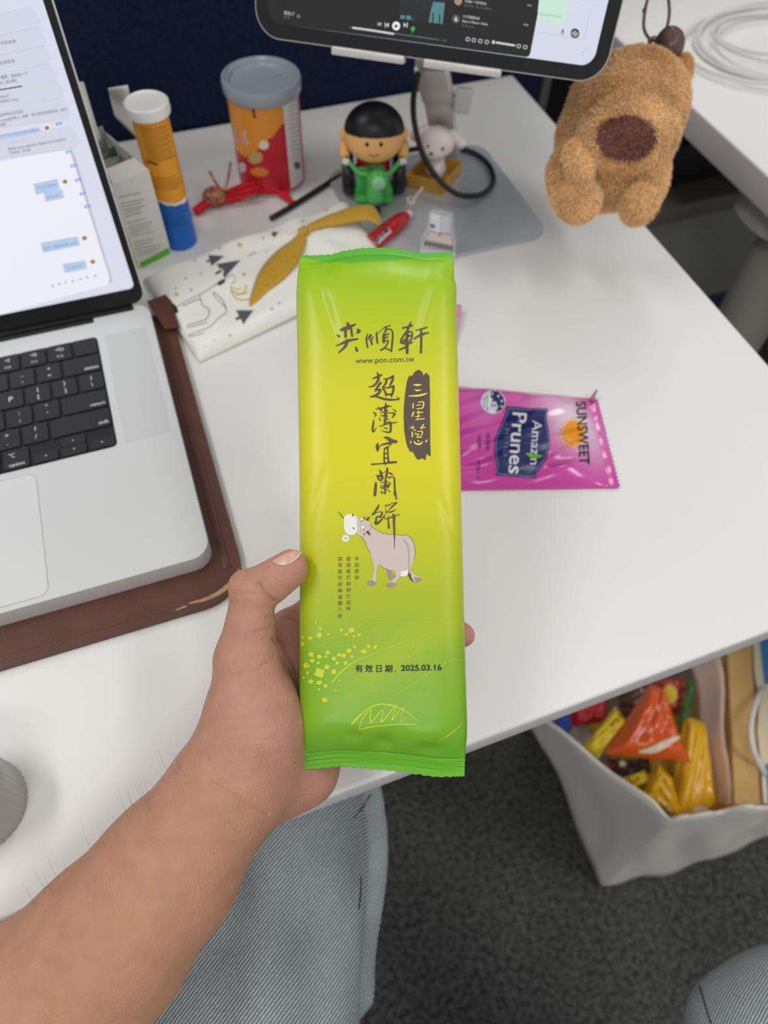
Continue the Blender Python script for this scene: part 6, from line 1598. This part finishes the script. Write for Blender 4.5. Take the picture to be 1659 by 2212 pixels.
fs.append(tuple(reversed(range(n_))))
bo = mesh('bag_shell', vs, fs, M('bag_white', (244, 238, 228), 0.55), bagb)
md = bo.modifiers.new('t', 'SOLIDIFY'); md.thickness = 0.0022; md.offset = -1
rimpts = [vs[rows_*n_+i] for i in range(n_)]
tube('rolled_rim', rimpts, 0.0022, M('bag_rim', (232, 226, 216), 0.5), bagb, 8, closed=True, n=2)
# a tall cardboard box, a pale plastic sheet and a paper carrier standing inside the bag
def upright(name, quad, z0, z1, mat, parent, bev=0.001, mat_top=None):
    q = [np.array(P(x, y, z1-DESK)) for x, y in quad]
    b_ = bmesh.new()
    lo_ = [b_.verts.new((v[0], v[1], z0)) for v in q]; hi_ = [b_.verts.new((v[0], v[1], z1)) for v in q]; n4 = len(q)
    b_.faces.new(lo_); b_.faces.new(hi_)
    for i_ in range(n4): b_.faces.new((lo_[i_], lo_[(i_+1) % n4], hi_[(i_+1) % n4], hi_[i_]))
    return from_bm(name, b_, mat, parent, False)
m_tan = M('cardboard_tan', (206, 166, 104), 0.7, noise=(30, 0.08))
div = upright('cardboard_box', [(1572, 1395), (1622, 1395), (1642, 1738), (1588, 1738)], 0.02, 0.352, m_tan, None)
tag(div, 'narrow tan cardboard box standing inside the white bag', 'box')
sh = [np.array(v) for v in (P(1556, 1420, -0.395), P(1578, 1738, -0.395), P(1540, 1735, -0.44), P(1492, 1440, -0.44))]
vs_, fs_ = [], []
for j_ in range(7):
    for i_ in range(9):
        u, v = i_/8, j_/6; p_ = (sh[0]*(1-u)+sh[1]*u)*(1-v)+(sh[3]*(1-u)+sh[2]*u)*v; vs_.append(p_+np.array([0.003*math.sin(u*9), 0, 0.002*math.sin(v*7+u*4)]))
for j_ in range(6):
    for i_ in range(8): a_ = j_*9+i_; fs_.append((a_, a_+1, a_+10, a_+9))
o = mesh('plastic_sheet', vs_, fs_, M('sheet_pale', (236, 212, 200), 0.3, spec=0.6), None); md = o.modifiers.new('t', 'SOLIDIFY'); md.thickness = 0.0012
tag(o, 'pale pinkish plastic sheet between the snacks and the cardboard box', 'plastic sheet')
pbag = empty('paper_carrier', V(P(1690, 1560, -0.39))); tag(pbag, 'cream paper carrier bag with blue print inside the white bag', 'paper bag')
upright('carrier_body', [(1628, 1380), (1740, 1380), (1760, 1725), (1650, 1735), (1644, 1650), (1636, 1580), (1640, 1510), (1630, 1450)], 0.02, 0.345, M('carrier_cream', (232, 220, 188), 0.65), pbag)
for qd in ([(1640, 1370), (1740, 1370), (1740, 1478), (1652, 1478)], [(1654, 1650), (1760, 1650), (1760, 1724), (1660, 1732)]):
    upright('blue_print', qd, 0.3452, 0.346, M('carrier_blue', (66, 134, 196), 0.6), pbag)
tube('carrier_handle', [P(1648, 1488, -0.394), P(1632, 1520, -0.37), P(1622, 1570, -0.36), P(1628, 1620, -0.365), P(1652, 1672, -0.394)], 0.0032, M('handle_white', (232, 226, 218), 0.6), pbag, 10)
def snack(name, label, pts, z, mat, h=0.012, seed=1, tilt=(0, 0, 0, 0), grp='snack packs in the white bag', prints=()):
    e = empty(name, V(P(sum(p[0] for p in pts)/4, sum(p[1] for p in pts)/4, z-DESK)))
    tag(e, label, 'snack pack', grp)
    q = [P(p[0], p[1], z-DESK+t) for p, t in zip(pts, tilt)]
    o = pouch('wrapper', e, *q, mat, h, None, True, 30, 20, seed, 0.05, 0.001, 1.2)
    b = bvh_of(o)
    for nm, pr_, mt in prints: pr_.lay(nm, b, mt, e, 0.0012, 8)
    return e
def gl(n_, c, r_=0.25): return M(n_, c, r_, spec=0.6, coat=0.3)
y1_, y2_, or_, rd_, bl_, br_, gn_ = gl('pack_yellow', (238, 206, 24)), gl('pack_amber', (236, 180, 18)), gl('pack_orange', (228, 92, 28)), gl('pack_red', (196, 30, 34)), gl('pack_blue', (38, 72, 176)), gl('pack_brown', (92, 52, 34)), gl('pack_green', (60, 110, 52))
wh_ = M('pack_print_white', (236, 226, 200), 0.4); dk_ = M('pack_print_dark', (70, 50, 30), 0.5)
snack('snack_pack', 'amber snack pack standing upright at the front right of the pile', [(1478, 1545), (1520, 1560), (1550, 1750), (1440, 1775)], 0.305, y2_, 0.016, 3, (0.03, 0.03, 0, 0), prints=(('print_blur', Print().disc((1512, 1748), 18, 8), wh_),))
snack('snack_pack', 'folded amber snack pack in front of the other amber pack', [(1422, 1648), (1452, 1680), (1472, 1765), (1385, 1720)], 0.315, gl('pack_amber2', (240, 188, 26)), 0.012, 5, (0.02, 0.02, 0, 0), prints=(('print_blur', Print().disc((1440, 1752), 14, 8), wh_),))
snack('snack_pack', 'orange triangular crisp pack lying on top of the pile', [(1402, 1478), (1425, 1486), (1490, 1648), (1305, 1628)], 0.350, or_, 0.018, 7, (0.01, 0.01, 0, 0), prints=(('white_swoosh', Print().stroke([(1382, 1622, 6), (1420, 1615, 16), (1468, 1590, 6)]), wh_),))
snack('snack_pack', 'lemon yellow stick pack leaning to the left of the orange pack', [(1328, 1528), (1356, 1562), (1290, 1640), (1256, 1615)], 0.335, y1_, 0.010, 8, (0.01, 0.01, 0, 0), prints=(('dark_lettering', Print().fit('A N Y', (1322, 1572), (1345, 1550), 12), dk_),))
snack('snack_pack', 'small lemon yellow stick pack below the orange pack', [(1340, 1682), (1392, 1664), (1400, 1690), (1362, 1706)], 0.318, gl('pack_lemon2', (232, 202, 30)), 0.008, 9, prints=(('dark_lettering', Print().fit('KiT', (1364, 1694), (1384, 1684), 10), dk_),))
snack('snack_pack', 'red snack pack at the back left under the desk edge', [(1228, 1530), (1310, 1505), (1312, 1560), (1235, 1570)], 0.300, rd_, 0.010, 10)
snack('snack_pack', 'blue snack pack in the far left corner of the bag', [(1192, 1560), (1228, 1535), (1234, 1580), (1206, 1590)], 0.305, bl_, 0.008, 11)
snack('snack_pack', 'dark brown snack pack behind the lemon stick pack', [(1330, 1490), (1395, 1480), (1400, 1540), (1345, 1555)], 0.300, br_, 0.010, 12)
snack('snack_pack', 'red and gold snack pack behind the orange pack', [(1412, 1470), (1478, 1468), (1492, 1540), (1430, 1545)], 0.310, gl('pack_redgold', (176, 52, 34)), 0.012, 13, prints=(('gold_print', Print().disc((1447, 1500), 16, 20), M('gold_print', (224, 196, 60), 0.4)),))
snack('snack_pack', 'dark green curved snack pack along the right of the pile', [(1484, 1462), (1500, 1470), (1485, 1560), (1462, 1568)], 0.330, gn_, 0.010, 14)
snack('snack_pack', 'white and red snack pack low at the left of the pile', [(1225, 1575), (1265, 1570), (1285, 1600), (1240, 1625)], 0.285, gl('pack_pale', (214, 206, 200)), 0.008, 15)
snack('snack_pack', 'black and red snack pack under the orange pack', [(1310, 1640), (1400, 1640), (1405, 1670), (1330, 1680)], 0.290, gl('pack_dark', (66, 40, 38)), 0.008, 16, prints=(('red_print', Print().disc((1320, 1655), 10, 7), rd_), ('white_print', Print().disc((1345, 1650), 8, 6), wh_)))
snack('snack_pack', 'grey blue snack pack low at the right of the pile', [(1545, 1705), (1590, 1720), (1590, 1745), (1545, 1748)], 0.240, gl('pack_slate', (96, 122, 140)), 0.008, 17)
snack('snack_pack', 'yellow snack pack filling the bottom of the white bag', [(1260, 1560), (1455, 1500), (1480, 1700), (1390, 1730)], 0.235, gl('pack_mustard', (206, 160, 40)), 0.02, 18)
